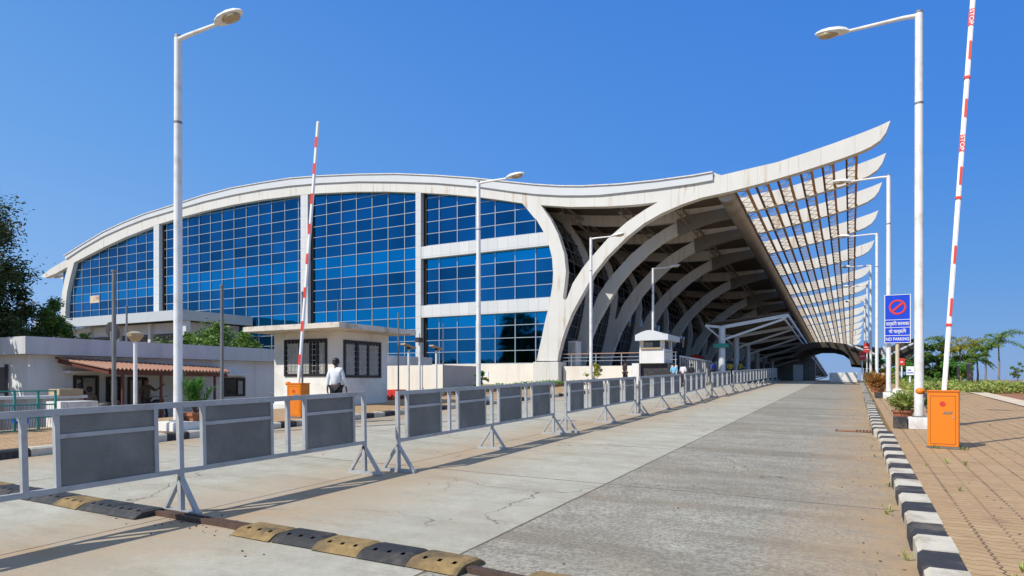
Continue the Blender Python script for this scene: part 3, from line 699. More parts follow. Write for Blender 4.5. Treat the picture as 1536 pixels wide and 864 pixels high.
# ================================================================== LEFT SIDE: BUILDING, HUT, WALLS
XW = -24.0
pz1 = onX(38, 504, XW+.35).z; pz0 = onX(38, 531, XW+.35).z; yA = onX(38, 504, XW+.35).y; yB = 34.0
fb = thing('low_white_building', 'long single-storey white building with deep parapet and rust-red awning', 'building', (XW, yA+1, gz(XW, 20)), world=True)
yW = onX(45, 560, XW).y
MB().box(XW-9, XW, yW, yB-.4, -.6, pz0-.003).build('wall', M['white_wall'], fb)
MB().box(XW-9.4, XW+.35, yA, yB, pz0, pz1).build('parapet', M['grey_wall'], fb, bevel=.01)
def opening(x0, x1, y0, y1, name, parts, mull=(), par=None):
    a = onX(x0, y0, XW+.02); b = onX(x1, y1, XW+.02); ya, yb, z1, z0 = a.y, b.y, a.z, b.z
    if name == 'door': z0 = gz(XW+1, (ya+yb)/2)-.02
    f = MB(); t = .09; f.box(XW-.05, XW+.05, ya, ya+t, z0, z1); f.box(XW-.05, XW+.05, yb-t, yb, z0, z1); f.box(XW-.05, XW+.048, ya+t, yb-t, z1-t, z1); f.box(XW-.05, XW+.048, ya+t, yb-t, z0, z0+t)
    for m in mull: ym = ya+(yb-ya)*m; f.box(XW-.05, XW+.046, ym-.03, ym+.03, z0+t, z1-t)
    o = f.build(name, M['frame'], fb)
    MB().box(XW-.02, XW+.01, ya+t, yb-t, z0+t, z1-t).build('pane', M['glassdark'], o)
    for (c0, c1) in parts: MB().box(XW+.011, XW+.016, ya+(yb-ya)*c0, ya+(yb-ya)*c1, z0+t, z1-t-.06).build('blind', M['curtain'], o)
    return ya, yb, z1
opening(110, 148, 563, 604, 'window', [(.08,.3)], (.33,))
opening(159, 182, 565, 620, 'door', [(.3,.75)], ())
opening(191.5, 217.5, 565.5, 620, 'door', [(.12,.78)], ())
opening(336.5, 367.5, 566.3, 594, 'window', [(.67,.9)], (.62,))
for (x0, x1, y) in ((102, 222, 557.5), (335, 373, 561.5)):
    a = onX(x0, y, XW+.3); b = onX(x1, y, XW+.3); MB().box(XW+.002, XW+.4, a.y, b.y, a.z-.05, a.z+.03).build('lintel_ledge', M['white_wall'], fb)
# window on the shaded end wall with downpipe
a = onY(2, 551, yW); b = onY(11, 590, yW)
MB().box(a.x-.6, b.x, yW-.03, yW+.02, b.z, a.z).build('window', M['frame'], fb)
MB().tube([(b.x+.1,yW-.08,a.z+.1),(b.x+.1,yW-.08,b.z-.1),(b.x-.5,yW-.08,b.z-.5)], .05, 8).build('downpipe', M['black'], fb)
# awning: corrugated sheet on posts
aw0 = onX(82, 536.5, XW+.03); aw1 = onX(334, 551.5, XW+.03); zaw = aw0.z; 
f0 = onX(163, 552.5, XW+2.6); f1 = onX(346, 557.5, XW+2.6)
mb = MB(); nn = 150; vs = []
for i in range(nn+1):
    t = i/nn; yb_ = aw0.y+(aw1.y-aw0.y)*t; yf_ = f0.y+(f1.y-f0.y)*t; dz = .035*math.sin(t*2*math.pi*34)
    zb_ = aw0.z+(aw1.z-aw0.z)*t
    vs += [(XW+.03, yb_, zb_+dz), (XW+2.6, yf_, f0.z+(f1.z-f0.z)*t+dz), (XW+.03, yb_, zb_+dz-.03), (XW+2.6, yf_, f0.z+(f1.z-f0.z)*t+dz-.03)]
fs = []
for i in range(nn):
    a = 4*i; fs += [(a,a+1,a+5,a+4),(a+2,a+6,a+7,a+3),(a+1,a+3,a+7,a+5)]
mb.add(vs, fs); mb.build('awning', M['awn'], fb, fix=False)
mb = MB(); mb.beam((XW+2.5, f0.y+.1, f0.z-.13), (XW+2.5, f1.y-.1, f1.z-.13), .08, .14); mb.beam((XW+.1, aw0.y+.1, aw0.z-.12), (XW+2.5, f0.y+.1, f0.z-.13), .08, .12); mb.build('awning_beam', M['redpost'], fb)
for x in (184.5, 242, 322.5):
    a = onX(x, 560, XW+2.5); MB().box(XW+2.45, XW+2.52, a.y-.035, a.y+.035, gz(XW+2.5, a.y), f0.z-.2).build('awning_post', M['redpost'], fb)
# dish on its roof
a = onX(167, 497, XW-1.5); dsh = thing('satellite_dish', 'dark grey satellite dish on the white building roof', 'dish', (a.x, a.y, pz1), world=True)
mb = MB(); c = Vector((XW-1.5, a.y, a.z)); 
rot = Euler((R(75), 0, R(190))).to_matrix(); vs = [c]; fs = []
for i in range(1, 5):
    for k in range(20):
        r = .36*i/4; vs.append(c+rot@Vector((r*math.cos(k*math.pi/10), r*math.sin(k*math.pi/10), .5*r*r)))
for k in range(20): fs.append((0, 1+k, 1+(k+1) % 20))
for i in range(3):
    for k in range(20): q = 1+20*i; fs.append((q+k, q+20+k, q+20+(k+1)%20, q+(k+1)%20))
mb.add(vs, fs); mb.build('reflector', M['dish'], dsh, smooth_=True, fix=False)
MB().tube([c, c+rot@Vector((0,0,.45))], .015, 6).tube([(c.x,c.y,pz1-.02), c], .04, 8).build('mast', M['greypole'], dsh)

# guard hut
HX0, HX1, HY0, HY1 = -18.5, -15.5, 16.7, 19.35; hz = gz(-16, 17)+.12
hut = thing('guard_hut', 'small white guard hut with flat overhanging roof and dark windows', 'hut', ((HX0+HX1)/2, (HY0+HY1)/2, hz), world=True)
MB().box(HX0, HX1, HY0, HY1, hz-.3, 3.268).build('wall', M['hut'], hut)
mb = MB().box(-18.95, -14.5, 15.7, 19.8, 3.27, 3.45); mb.build('roof_slab', plain('stained_roof_slab', (.66,.60,.52), .8, 0, .08, 1.5, .3, (.16,.12,.09), .8, 2.2), hut, bevel=.015)
MB().box(HX0-.02, HX1-.3, HY0-.35, HY0-.003, hz-.3, hz+.06).build('step', M['whiteconc'], hut)
def hutwin(face, px0, px1, pt, pb, mulls, blinds):
    if face == 'front': a = onY(px0, pt, HY0-.02); b = onY(px1, pb, HY0-.02); u0, u1 = a.x, b.x
    else: a = onX(px0, pt, HX1+.02); b = onX(px1, pb, HX1+.02); u0, u1 = a.y, b.y
    z1, z0 = a.z, onY(px0, pb, HY0-.02).z if face == 'front' else 1.68
    def bx_(m, ua, ub, d0, d1, za, zb):
        if face == 'front': m.box(ua, ub, HY0-d1, HY0-d0, za, zb)
        else: m.box(HX1+d0, HX1+d1, ua, ub, za, zb)
        return m
    t = .09; f = MB(); bx_(f, u0, u0+t, -.05, .04, z0, z1); bx_(f, u1-t, u1, -.05, .04, z0, z1); bx_(f, u0+t, u1-t, -.05, .038, z1-t, z1); bx_(f, u0+t, u1-t, -.05, .038, z0, z0+t)
    for m in mulls: um = u0+(u1-u0)*m; bx_(f, um-.05, um+.05, -.05, .036, z0+t, z1-t)
    o = f.build('window', M['frame'], hut)
    bx_(MB(), u0+t, u1-t, -.02, .006, z0+t, z1-t).build('pane', M['glassdark'], o)
    for (c0, c1) in blinds: bx_(MB(), u0+(u1-u0)*c0, u0+(u1-u0)*c1, .007, .012, z0+t, z1-t-.05).build('blind', M['curtain'], o)
    g = MB(); n_ = 7
    for i in range(1, n_): zz_ = z0+(z1-z0)*i/n_; bx_(g, u0+t, u1-t, .014, .024, zz_-.008, zz_+.008)
    for i in range(1, 12): uu = u0+(u1-u0)*i/12; bx_(g, uu-.006, uu+.006, .016, .026, z0+t, z1-t)
    g.build('window_grille', M['galv'], o)
hutwin('front', 426.5, 490.5, 510, 564.7, (.38,.62,.78), [(.08,.34),(.42,.6),(.82,.95)])
hutwin('side', 515.5, 571.5, 509.5, 567, (.34,.64), [(.05,.28),(.4,.6),(.68,.92)])
# white block wall with pinkish shaded return
a = onX(664, 547.5, -18.0); ya = a.y; yb = onX(714, 551, -18.0).y
wb = thing('boundary_wall', 'thick white boundary wall with pinkish return behind the guard hut', 'wall', (-20, ya, 1), world=True)
MB().box(-26, -18.0, ya, yb, .2, a.z).build('wall', M['wall_cream'], wb)
MB().box(-17.999, -17.97, ya, yb, .2, a.z-.002).build('return_face', M['pink_wall'], wb)
# ================================================================== POLES AND LAMPS
def lamp(name, side, h, arm, head, rise=0.0):
    """side +1: arm to +x; local origin at the ground"""
    t = thing(name, 'x', 'street lamp')
    MB().tube([(0,0,.18),(0,0,h*.55),(0,0,h)], [.095,.088,.078], 16).build('pole', M['whitepole'], t, smooth_=True)
    MB().tube([(0,0,h),(0,0,h+.05)], [.085,.07], 16).build('cap', M['greypole'], t, smooth_=True)
    MB().tube([(0,0,h*.78),(0,0,h*.78+.05)], .084, 16).build('joint_ring', M['greypole'], t, smooth_=True)
    q = .36 if side > 0 else .21; hb_ = .20 if side > 0 else .27; b = MB().box(-q,q,-q,q,0,hb_)
    MB().box(-.13,.13,-.13,.13,hb_+.001,hb_+.03).build('base_flange', M['greypole'], t)
    b.build('base', M['whiteconc'], t, bevel=.015)
    MB().tube([(0,0,h-.05),(side*.3,0,h-.03),(side*arm,0,h-.05+rise)], [.05,.045,.035], 12).build('arm', M['whitepole'], t, smooth_=True)
    # head: boat-shaped shell, lens below
    m = MB(); prof_ = [(0,.05,.05),(.08,.11,.09),(.25,.16,.125),(.5,.165,.12),(.7,.13,.09),(.83,.07,.05),(.88,.02,.02)]; n_ = 14; dr = Vector((math.cos(R(8)), 0, math.sin(R(8))))
    base_ = len(m.v)
    for (s_, w_, hh) in prof_:
        c_ = Vector((side*(arm-.06+s_*head/.88), 0, h-.05+rise+s_*.10))
        for k in range(n_):
            an = 2*math.pi*k/n_; m.v.append((c_.x, w_*math.cos(an), c_.z+(hh*math.sin(an) if math.sin(an) > 0 else .35*hh*math.sin(an))))
    for i in range(len(prof_)-1):
        for k in range(n_): m.f.append((base_+i*n_+k, base_+i*n_+(k+1)%n_, base_+(i+1)*n_+(k+1)%n_, base_+(i+1)*n_+k)); m.m.append(0)
    m.f.append(tuple(base_+k for k in range(n_))); m.m.append(0); m.f.append(tuple(base_+(len(prof_)-1)*n_+k for k in range(n_))); m.m.append(0)
    hd = m.build('lamp_head', M['whitepole'], t, smooth_=True)
    l = MB(); 
    l.ball((side*(arm+head*.5), 0, h-.05+rise+.02), (head*.33, .13, .085), 14, 8); l.build('lens', M['lens'], hd, smooth_=True)
    return t
L1 = lamp('street_lamp', 1, 8.6, 1.3, .78, .02)
lefts = [(-13.1,9.16,'white street lamp nearest on the left, beside the terracotta planter'),(-13.1,22.0,'white street lamp standing in front of the right glass bay with bands'),
         (-13.28,34.8,'white street lamp in front of the first canopy rib'),(-13.35,47.9,'white street lamp rising in front of the arched-roof booth')]
for i, (x, y, lb) in enumerate(lefts):
    o = L1 if i == 0 else dup(L1); o.location = (x, y, gz(x, y)+.13); o['label'] = lb; o['group'] = 'street lamps left of the road'
R1 = lamp('street_lamp', -1, 9.28, 1.45, .72, 0)
rights = [(1.27,17.05,'tallest white street lamp just behind the orange barrier box'),(1.25,31.2,'white street lamp directly behind the blue no parking sign'),(1.18,44.7,'third white street lamp along the right kerb'),
          (1.13,58.8,'fourth white street lamp along the right kerb, by the red boards'),(1.1,72.8,'fifth white street lamp along the right kerb'),(1.05,87,'farthest white street lamp along the right kerb')]
for i, (x, y, lb) in enumerate(rights):
    o = R1 if i == 0 else dup(R1); o.location = (x, y, gz(x, y)+.13); o['label'] = lb; o['group'] = 'street lamps along the right kerb'
# black painted flanks of the lamp bases on the right
for i, (x, y) in enumerate([(1.27,17.05),(1.25,31.2)]):
    for j, s in enumerate((-1, 1)):
        o = MB().box(-.13,.13,-.2,.2,0,.26).build('base_block', M['kerbblack'], None, bevel=.01)
        o.location = (x+s*.36, y, gz(x,y)+.135); tag(o, 'black kerb stone on the %s side of the %s lamp base' % (('left','right')[j], ('nearest right','second right')[i]), 'kerb stone', 'black stones beside the lamp bases')
def pole(x, y, h, r, lb, mat='greypole', name='flag_pole', cap=True):
    t = thing(name, lb, 'pole', (x, y, gz(x,y)+.1), group='thin grey poles left of the road')
    MB().tube([(0,0,0),(0,0,h)], [r, r*.85], 10).build('shaft', M[mat], t, smooth_=True)
    MB().tube([(0,0,h),(0,0,h+.04)], r*1.2, 10).build('cap', M[mat], t)
    return t
for px, pt, X, lb in [(171,408,-13.4,'thickest grey pole in front of the red awning'),(333,430,-13.4,'grey pole between the potted oleander and the small window'),
                  (453.5,440,-13.6,'thin dark pole in front of the guard hut window'),(507,451,-20.5,'thin dark pole rising behind the guard hut roof corner'),
                  (559,466,-20.5,'thin dark pole rising behind the right end of the hut roof'),(597.6,471,-14.2,'thin dark pole right of the guard hut by the red cabinet'),
                  (665,487,-16.0,'thin grey pole at the corner of the pinkish wall'),(190,460,-26.5,'thin black pole behind the white building parapet')]:
    a = onX(px, pt, X); g = gz(X, a.y)+.1; pole(X, a.y, a.z-g, .045 if px < 400 else .03, lb)
def small_lamp(px, pt, X, lb, flood=False):
    a = onX(px, pt, X); g = gz(X, a.y)+.1; h = a.z-g
    if not flood:
        t = thing('garden_lamp', lb, 'garden lamp', (X, a.y, g)); MB().tube([(0,0,0),(0,0,h-.2)], .045, 10).build('pole', M['whitepole'], t, smooth_=True)
        MB().tube([(0,0,h-.22),(0,0,h-.1),(0,0,h-.02),(0,0,h+.03)], [.08,.17,.19,.08], 12).build('lantern', M['lens'], t)
    else:
        t = thing('flood_light', lb, 'flood light', (X, a.y, g), group='flood lights in front of the white wall'); MB().tube([(0,0,0),(0,0,h-.12)], .05, 10).build('pole', M['whitepole'], t, smooth_=True)
        MB().beam((-.05,-.35,h+.1), (.1,.25,h-.06), .3, .06).build('flood_head', M['tan'], t); MB().box(-.05,.05,-.05,.05,h-.12,h).build('bracket', M['black'], t)
small_lamp(203, 499, -15.6, 'garden lamp with amber lantern in front of the awning')
small_lamp(613, 520, -17.0, 'white post with tilted flood light nearer the hut', True)
small_lamp(654.5, 522, -17.2, 'white post with tilted flood light by the pinkish wall corner', True)
a = onX(629.5, 510, -16.4); t = thing('camera_post', 'slim white post with a black camera in front of the facade pier', 'camera post', (-16.4, a.y, gz(-16.4,a.y)+.1))
h = a.z-gz(-16.4,a.y)-.1; MB().tube([(0,0,0),(0,0,h)], .05, 10).build('pole', M['whitepole'], t, smooth_=True); MB().box(-.1,.1,-.18,.12,h-.1,h+.1).tube([(0,0,h+.1),(0,0,h+.28)], .015, 6).build('camera', M['black'], t)

# ================================================================== CROWD BARRIERS
def tubebox(mb, a, b, w=.045): mb.beam(a, b, w, w)
def make_barrier():
    t = thing('crowd_barrier', 'x', 'barrier', group='crowd barriers in a line along the road')
    HL = 2.87; zt_, zb_ = 1.16, .46
    f = MB(); f.beam((0,-HL,zt_), (0,HL,zt_), .05, .06); f.beam((0,-HL,zb_), (0,HL,zb_), .05, .05); f.build('rail', M['galv'], t)
    for y in (-HL+.022, 0, HL-.022):
        o = MB().box(-.027,.027,y-.025,y+.025,0.02,zt_-.03).build('post', M['galv'], t)
        g = MB().box(-.30,.30,y-.03,y+.03,0.0,.045); g.beam((.27,y,.03), (.0,y,.40), .035, .05, up=(0,1,0)); g.beam((-.27,y,.03), (.0,y,.40), .035, .05, up=(0,1,0)); g.build('foot', M['galv'], t)
    for s in (-1, 1):
        for (a, b) in ((.27,1.19),(1.73,2.62)):
            ya, yb = sorted((s*a, s*b))
            p = MB().box(-.008,.008,ya+.02,yb-.02,zb_+.025,zt_-.03).build('panel', M['panel'], t)
            m = MB(); m.box(-.025,.025,ya-.02,ya+.02,zb_+.02,zt_-.025); m.box(-.025,.025,yb-.02,yb+.02,zb_+.02,zt_-.025); m.box(.0085,.022,ya+.021,yb-.021,zt_-.24,zt_-.20); m.build('panel_frame', M['galv'], p)
        m = MB().box(-.024,.024,s*1.45-.024,s*1.45+.024,zb_+.02,zt_-.025).build('upright', M['galv'], t)
    return t
bar = make_barrier()
ords = ['nearest grey crowd barrier, cut off by the left edge','second grey crowd barrier from the camera, after the gap','third crowd barrier from the camera','fourth crowd barrier from the camera','fifth crowd barrier, set slightly askew','sixth crowd barrier from the camera','seventh crowd barrier from the camera','third from last crowd barrier in the line','second to last crowd barrier in the line','farthest crowd barrier in the line']
ycs = [4.46, 10.55, 16.75, 22.6, 28.5, 34.4, 40.3, 46.2, 51.9, 57.4]
rb = random.Random(5)
for i, yc in enumerate(ycs):
    o = bar if i == 0 else dup(bar)
    x = -6.32 if i == 0 else -6.0+rb.uniform(-.06,.06); a = R(-1.2) if i == 0 else (R(3.5) if i == 4 else R(rb.uniform(-1,1)))
    o.location = (x, yc, gz(x, yc)); sl_ = math.atan((gz(x,yc+1)-gz(x,yc-1))/2); o.rotation_euler = (sl_, 0, a); o['label'] = ords[i]; o['group'] = 'crowd barriers in a line along the road'

# ================================================================== SPEED BUMPS AND CHANNEL
def bump_seg(col):
    mb = MB(); n_ = 10; L = .49; W = .42; H = .07; pts = []
    for i in range(n_+1):
        t = i/n_; y = -W/2+W*t; z = H*min(1, 1.35*math.sin(math.pi*t)**.8) if 0 < t < 1 else .004
        pts.append((y, z))
    vs = []; m_ = 14
    for j in range(m_+1):
        x = -L/2+L*j/m_; e = .82 if j in (0, m_) else 1
        for (y, z) in pts: vs.append((x, y, z*e))
    fs = []
    for j in range(m_):
        for i in range(n_):
            if i in (2,) and j in (3, 7, 11): 
                continue
            a = j*(n_+1)+i; fs.append((a, a+n_+1, a+n_+2, a+1))
    mb.add(vs, fs)
    fs2 = []
    for e in (0, m_): fs2.append(tuple(e*(n_+1)+i for i in range(n_+1)))
    mb.f += fs2; mb.m += [0, 0]
    for j in (3, 7, 11):                                            # the bolt pockets
        x = -L/2+L*(j+.5)/m_; mb.box(x-.02, x+.02, -W/2+.07, -W/2+.11, .003, .012)
    return mb.build('speed_bump_segment', M[col], None, smooth_=False, fix=False)
sy, sb = bump_seg('rubbery'), bump_seg('rubberb'); cnt = {'y':0,'b':0}
def place_bump(x, y, kind, lb, rz=0):
    src = sy if kind == 'y' else sb
    o = src if cnt[kind] == 0 else src.copy()
    if cnt[kind]: COL.objects.link(o)
    cnt[kind] += 1
    o.location = (x, y, gz(x,y)+.001); o.rotation_euler = (0, .0257*ST, rz); tag(o, lb, 'speed bump', 'rubber speed bump segments')
ordl = ['first','second','third','fourth','fifth','sixth']
for i in range(5):
    k = 'yb'[i % 2]; place_bump(-4.87+.5*i, 4.32+rb.uniform(-.01,.01), k, '%s %s rubber segment from the left in the right-hand speed bump' % (ordl[i], {'y':'yellow','b':'black'}[k]), R(rb.uniform(-2,2)))
place_bump(-1.85, 4.24, 'y', 'yellow rubber segment at the bottom edge, right of the gap', R(1)); place_bump(-1.35, 4.24, 'b', 'black rubber segment at the bottom edge, right end', R(1))
for i in range(7):
    k = 'byybbyb'[i] if False else 'bbybbyb'[::1][i]; 
    place_bump(-9.75+.5*i+.0, 4.24+rb.uniform(-.01,.02), {0:'y',1:'b',2:'b',3:'b',4:'y',5:'b',6:'b'}[i], ['yellow','black','black','black','yellow','black','black'][i]+' rubber segment number %s from the left edge in the left speed bump' % ['one','two','three','four','five','six','seven'][i], R(rb.uniform(-2,2)))
ch = thing('floor_channel', 'rusty brown steel channel lying across the road between the speed bumps', 'cable channel', (-5.8, 4.25, gz(-5.8,4.25)), world=True)
mb = MB()
for i in range(12):
    xa_ = -6.55+i*.13; xb_ = xa_+.13; mb.beam((xa_, 4.30+.01*math.sin(i), gz(xa_,4.3)+.025), (xb_, 4.30+.01*math.sin(i+1), gz(xb_,4.3)+.025), .05, .05); mb.beam((xa_, 4.40, gz(xa_,4.4)+.02), (xb_, 4.40, gz(xb_,4.4)+.02), .04, .04)
mb.build('rail', M['cable'], ch)
ch2 = thing('floor_channel', 'short dark steel channel between the two right speed bump pieces at the bottom', 'cable channel', (-2.3, 4.22, gz(-2.3,4.22)), world=True)
MB().beam((-2.62,4.25,gz(-2.6,4.25)+.025),(-2.02,4.21,gz(-2,4.2)+.025),.07,.045).build('rail', M['cable'], ch2)
# stones and crumbs
rs = random.Random(3); mb = MB()
for i in range(90):
    if i < 45: x, y = rs.gauss(-5.6, .6), rs.gauss(4.25, .22)
    elif i < 65: x, y = rs.uniform(-.1,.38), rs.uniform(3,26)
    else: x, y = rs.uniform(-9,.3), rs.uniform(3,14)
    r = rs.uniform(.004,.011); mb.ball((x, y, gz(x,y)+r*.5), (r*rs.uniform(.8,1.5), r, r*.8), 6, 4)
o = mb.build('loose_stones', M['cable']); tag(o, 'loose brown stones and crumbs scattered on the concrete road', 'stones', None, 'stuff')
# drain grate by the right kerb
g0 = thing('drain_grate', 'broken rusty drain grate by the right kerb', 'drain grate', (.05, 17.3, gz(0,17.3)+.004))
MB().box(-.45,.33,-.25,.25,.0,.006).build('slab', M['soil'], g0)
mb = MB().box(-.45,-.42,-.25,.25,.006,.016); [mb.box(-.02+.07*i,.01+.07*i,-.2,.2,.006,.02) for i in range(5)]; mb.build('bar', M['cable'], g0)

# ================================================================== BOOM BARRIERS
def text(s, size, mat, parent, loc, rot, name='lettering', ext=.002, w=None):
    cu = bpy.data.curves.new(name, 'FONT'); cu.body = s; cu.size = size; cu.extrude = ext; cu.align_x = 'CENTER'; cu.align_y = 'CENTER'; cu.offset = size*.012
    tmp = bpy.data.objects.new('tmp', cu); COL.objects.link(tmp); dg = bpy.context.evaluated_depsgraph_get(); me = bpy.data.meshes.new_from_object(tmp.evaluated_get(dg))
    bpy.data.objects.remove(tmp); me.name = name; me.materials.clear(); me.materials.append(mat)
    if w and len(me.vertices):
        xs_ = [v.co.x for v in me.vertices]; k = w/(max(xs_)-min(xs_))
        for v in me.vertices: v.co.x *= k
    o = bpy.data.objects.new(name, me); COL.objects.link(o); o.parent = parent; o.location = loc; o.rotation_euler = rot; return o
def boom(label, loc, rz, tilt, length, near=True):
    H = .965 if near else .90
    t = thing('boom_barrier', label, 'boom barrier', loc, rz, 'orange boom barriers with raised arms')
    MB().box(-.26,.19,-.20,.18,.03,H).build('cabinet', M['orange'], t, bevel=.008)
    MB().box(-.275,.205,-.215,.195,0,.032).build('base_plate', M['greypole'], t)
    mb = MB().box(-.215,.145,-.2035,-.2005,.075,.08).box(-.215,.145,-.2035,-.2005,H-.07,H-.065).box(-.215,-.21,-.2035,-.2005,.08,H-.07).box(.14,.145,-.2035,-.2005,.08,H-.07); mb.build('door_seam', M['cable'], t)
    MB().tube([(.11,-.2,H*.55),(.11,-.208,H*.55)], .016, 12).build('lock', M['screw'], t)
    MB().box(-.272,.202,-.212,.192,H+.001,H+.03).build('cabinet_lid', M['orange'], t, bevel=.008)
    MB().tube([(-.04,-.201,H*.79),(-.04,-.206,H*.79)], .042, 20).build('emblem', M['redpaint'], t)
    mb = MB()
    for i in range(3): mb.add([(-.04+.045*i,-.203,.585),(-.005+.045*i,-.203,.585),(.02+.045*i,-.203,.64),(-.02+.045*i,-.203,.62)], [(0,1,2,3)])
    mb.build('logo', M['greypole'], t, fix=False)
    d = Vector((math.sin(tilt), 0, math.cos(tilt))); a = Vector((-.03, -.02, H-.04)); 
    arm = MB(); s = Vector((d.z, 0, -d.x)); hw = .036; hd = .035
    e = a+d*length; vs = [p+s*i*hw+Vector((0,j*hd,0)) for p in (a, e) for i, j in ((-1,-1),(1,-1),(1,1),(-1,1))]
    arm.add(vs, [(0,1,2,3),(7,6,5,4),(0,4,5,1),(1,5,6,2),(2,6,7,3),(3,7,4,0)]); ar = arm.build('arm', M['white'], t, bevel=.012)
    wd_ = .018 if near else .037
    for q_ in (1.5, 2.4, 3.74, 4.88, 5.85) if near else (.7, 1.6, 2.5, 3.4, 4.2, 5.0, 5.8, 6.5):
        c_ = a+d*q_; vs = [c_+s*(q*wd_+(.014 if near else 0))+d*(r_*(.155 if near else .14))+Vector((0,-hd-.003,0)) for q, r_ in ((-1,-1),(1,-1),(1,1),(-1,1))]
        MB().add(vs, [(0,1,2,3)]).build('red_tape', M['red'], ar, fix=False)
    if near:
        for q_ in (1.2, 3.37, 5.4): c_ = a+d*q_; MB().beam(c_-d*.02, c_+d*.02, .092, .097, up=(0,1,0)).build('red_band', M['red'], ar)
        for q_ in (4.29, 6.4):
            c_ = a+d*q_; vs = [c_+s*q*.041+d*(r_*.14)+Vector((0,-hd-.003,0)) for q, r_ in ((-1,-1),(1,-1),(1,1),(-1,1))]
            st_ = MB().add(vs, [(0,1,2,3)]).build('stop_sticker', M['red'], ar, fix=False)
            text('STOP', .085, M['white'], ar, c_+Vector((0,-hd-.006,0)), Euler((R(90), R(90)+tilt, 0)), 'stop_lettering', .001, .25)
    mb = MB().box(-.33,-.262,-.08,.08,H-.1,H-.03); mb.build('hinge', M['black'], t)
    mb = MB().ball((-.38,0,H+.01), (.075,.075,.06), 14, 8); mb.build('warning_light', M['orange'], t, smooth_=True)
    return t
boom('tall raised boom on an orange cabinet in the right foreground', (1.40,13.45,gz(1.40,13.45)+.14), R(-9), R(3.5), 7.5)
bb = boom('smaller raised boom on an orange cabinet before the guard hut', (-13.22,12.8,gz(-13.3,12.8)+.14), R(8), R(5.2), 7.05, False)

# ================================================================== SIGNS
ys_ = 31.0; a = onY(1326.5, 443, ys_); b = onY(1366, 514, ys_)
sg = thing('parking_sign', 'tall blue no parking sign with red ring on a cream post', 'sign', (onY(1346,514,ys_).x, ys_, gz(1.6,31)+.14), world=True)
W = b.x-a.x; Hh = a.z-b.z; cxs = (a.x+b.x)/2
MB().box(a.x, b.x, ys_-.02, ys_+.02, b.z, a.z).build('sign_board', M['blue'], sg)
mb = MB(); t_ = .025
for z_ in (b.z, b.z+Hh*.150, b.z+Hh*.315, b.z+Hh*.475, a.z-.02): mb.box(a.x, b.x, ys_-.03, ys_-.021, z_, z_+.02)
mb.box(a.x, a.x+t_, ys_-.0305, ys_-.0212, b.z, a.z); mb.box(b.x-t_, b.x, ys_-.0305, ys_-.0212, b.z, a.z); mb.build('sign_border', M['white'], sg)
mb = MB(); c_ = Vector((cxs, ys_-.034, b.z+Hh*.74)); ro, ri = W*.33, W*.255
for i in range(40):
    t0, t1 = 2*math.pi*i/40, 2*math.pi*(i+1)/40
    mb.add([c_+Vector((ro*math.cos(t0),0,ro*math.sin(t0))), c_+Vector((ro*math.cos(t1),0,ro*math.sin(t1))), c_+Vector((ri*math.cos(t1),0,ri*math.sin(t1))), c_+Vector((ri*math.cos(t0),0,ri*math.sin(t0)))], [(0,1,2,3)])
mb.beam(c_+Vector((-ri*.75,0,-ri*.7)), c_+Vector((ri*.75,0,ri*.7)), .006, .085); mb.build('prohibition_ring', M['red'], sg)
o3 = Vector(sg.location)
for s_, z_, sz, ww in (('पार्किंग करनाका', .395, .20, W*.88), ('नो पार्किंग', .235, .20, W*.66), ('NO PARKING', .078, .18, W*.88)):
    text(s_, sz, M['white'], sg, Vector((cxs, ys_-.026, b.z+Hh*z_))-o3, (R(90),0,0), 'sign_lettering', .003, ww)
px_ = onY(1346, 550, ys_+.06).x
MB().tube([(px_, ys_+.08, gz(1.6,31)+.3), (px_, ys_+.08, b.z+.4)], .07, 12).build('sign_post', plain('cream_sign_post', (.62,.52,.38), .6, 0, .08, 3), sg, smooth_=True)
mb = MB(); g_ = gz(1.6,31)+.14; mb.add([(px_-.3,ys_-.22,g_),(px_+.3,ys_-.22,g_),(px_+.3,ys_+.38,g_),(px_-.3,ys_+.38,g_),(px_-.13,ys_-.05,g_+.42),(px_+.13,ys_-.05,g_+.42),(px_+.13,ys_+.21,g_+.42),(px_-.13,ys_+.21,g_+.42)], [(3,2,1,0),(4,5,6,7),(0,1,5,4),(1,2,6,5),(2,3,7,6),(3,0,4,7)]); mb.build('sign_base', M['whiteconc'], sg)
def board(px0, py0, px1, py1, Y, mat, lb, post=True, stripes=None, name='notice_board', smat='white', cat='sign'):
    a = onY(px0, py0, Y); b = onY(px1, py1, Y); g = gz((a.x+b.x)/2, Y)
    t = thing(name, lb, cat, ((a.x+b.x)/2, Y, g), world=True)
    MB().box(a.x, b.x, Y-.03, Y+.03, b.z, a.z).build('board', M[mat], t)
    if post: MB().tube([((a.x+b.x)/2, Y+.07, g-.1), ((a.x+b.x)/2, Y+.07, b.z+.1)], .05, 10).build('post', M['whitepole'], t)
    if stripes:
        h_ = a.z-b.z; w_ = b.x-a.x
        for (s0, s1, q0, q1, mt) in stripes: MB().box(a.x+w_*s0, a.x+w_*s1, Y-.036, Y-.031, b.z+h_*q0, b.z+h_*q1).build('marking', M[mt], t)
    return t
board(1295, 515, 1306, 529, 62, 'redpaint', 'upper red rectangular board beside the far lamp posts', True, [(.15,.85,.55,.62,'white'),(.15,.85,.3,.36,'white')])
board(1288.5, 528, 1298, 540, 60, 'redpaint', 'lower red rectangular board left of the far lamp posts', True, [(.15,.85,.45,.52,'white')])
board(1348.5, 537.5, 1357, 548, 48, 'redpaint', 'small red rounded board hanging right of the sign post', True, [(.25,.7,.4,.55,'white')])
board(1359.5, 549.5, 1371, 562.5, 42, 'white', 'small white notice board with blue print in the shrubs', True, [(.1,.9,.2,.3,'blue'),(.15,.6,.5,.62,'blue')])
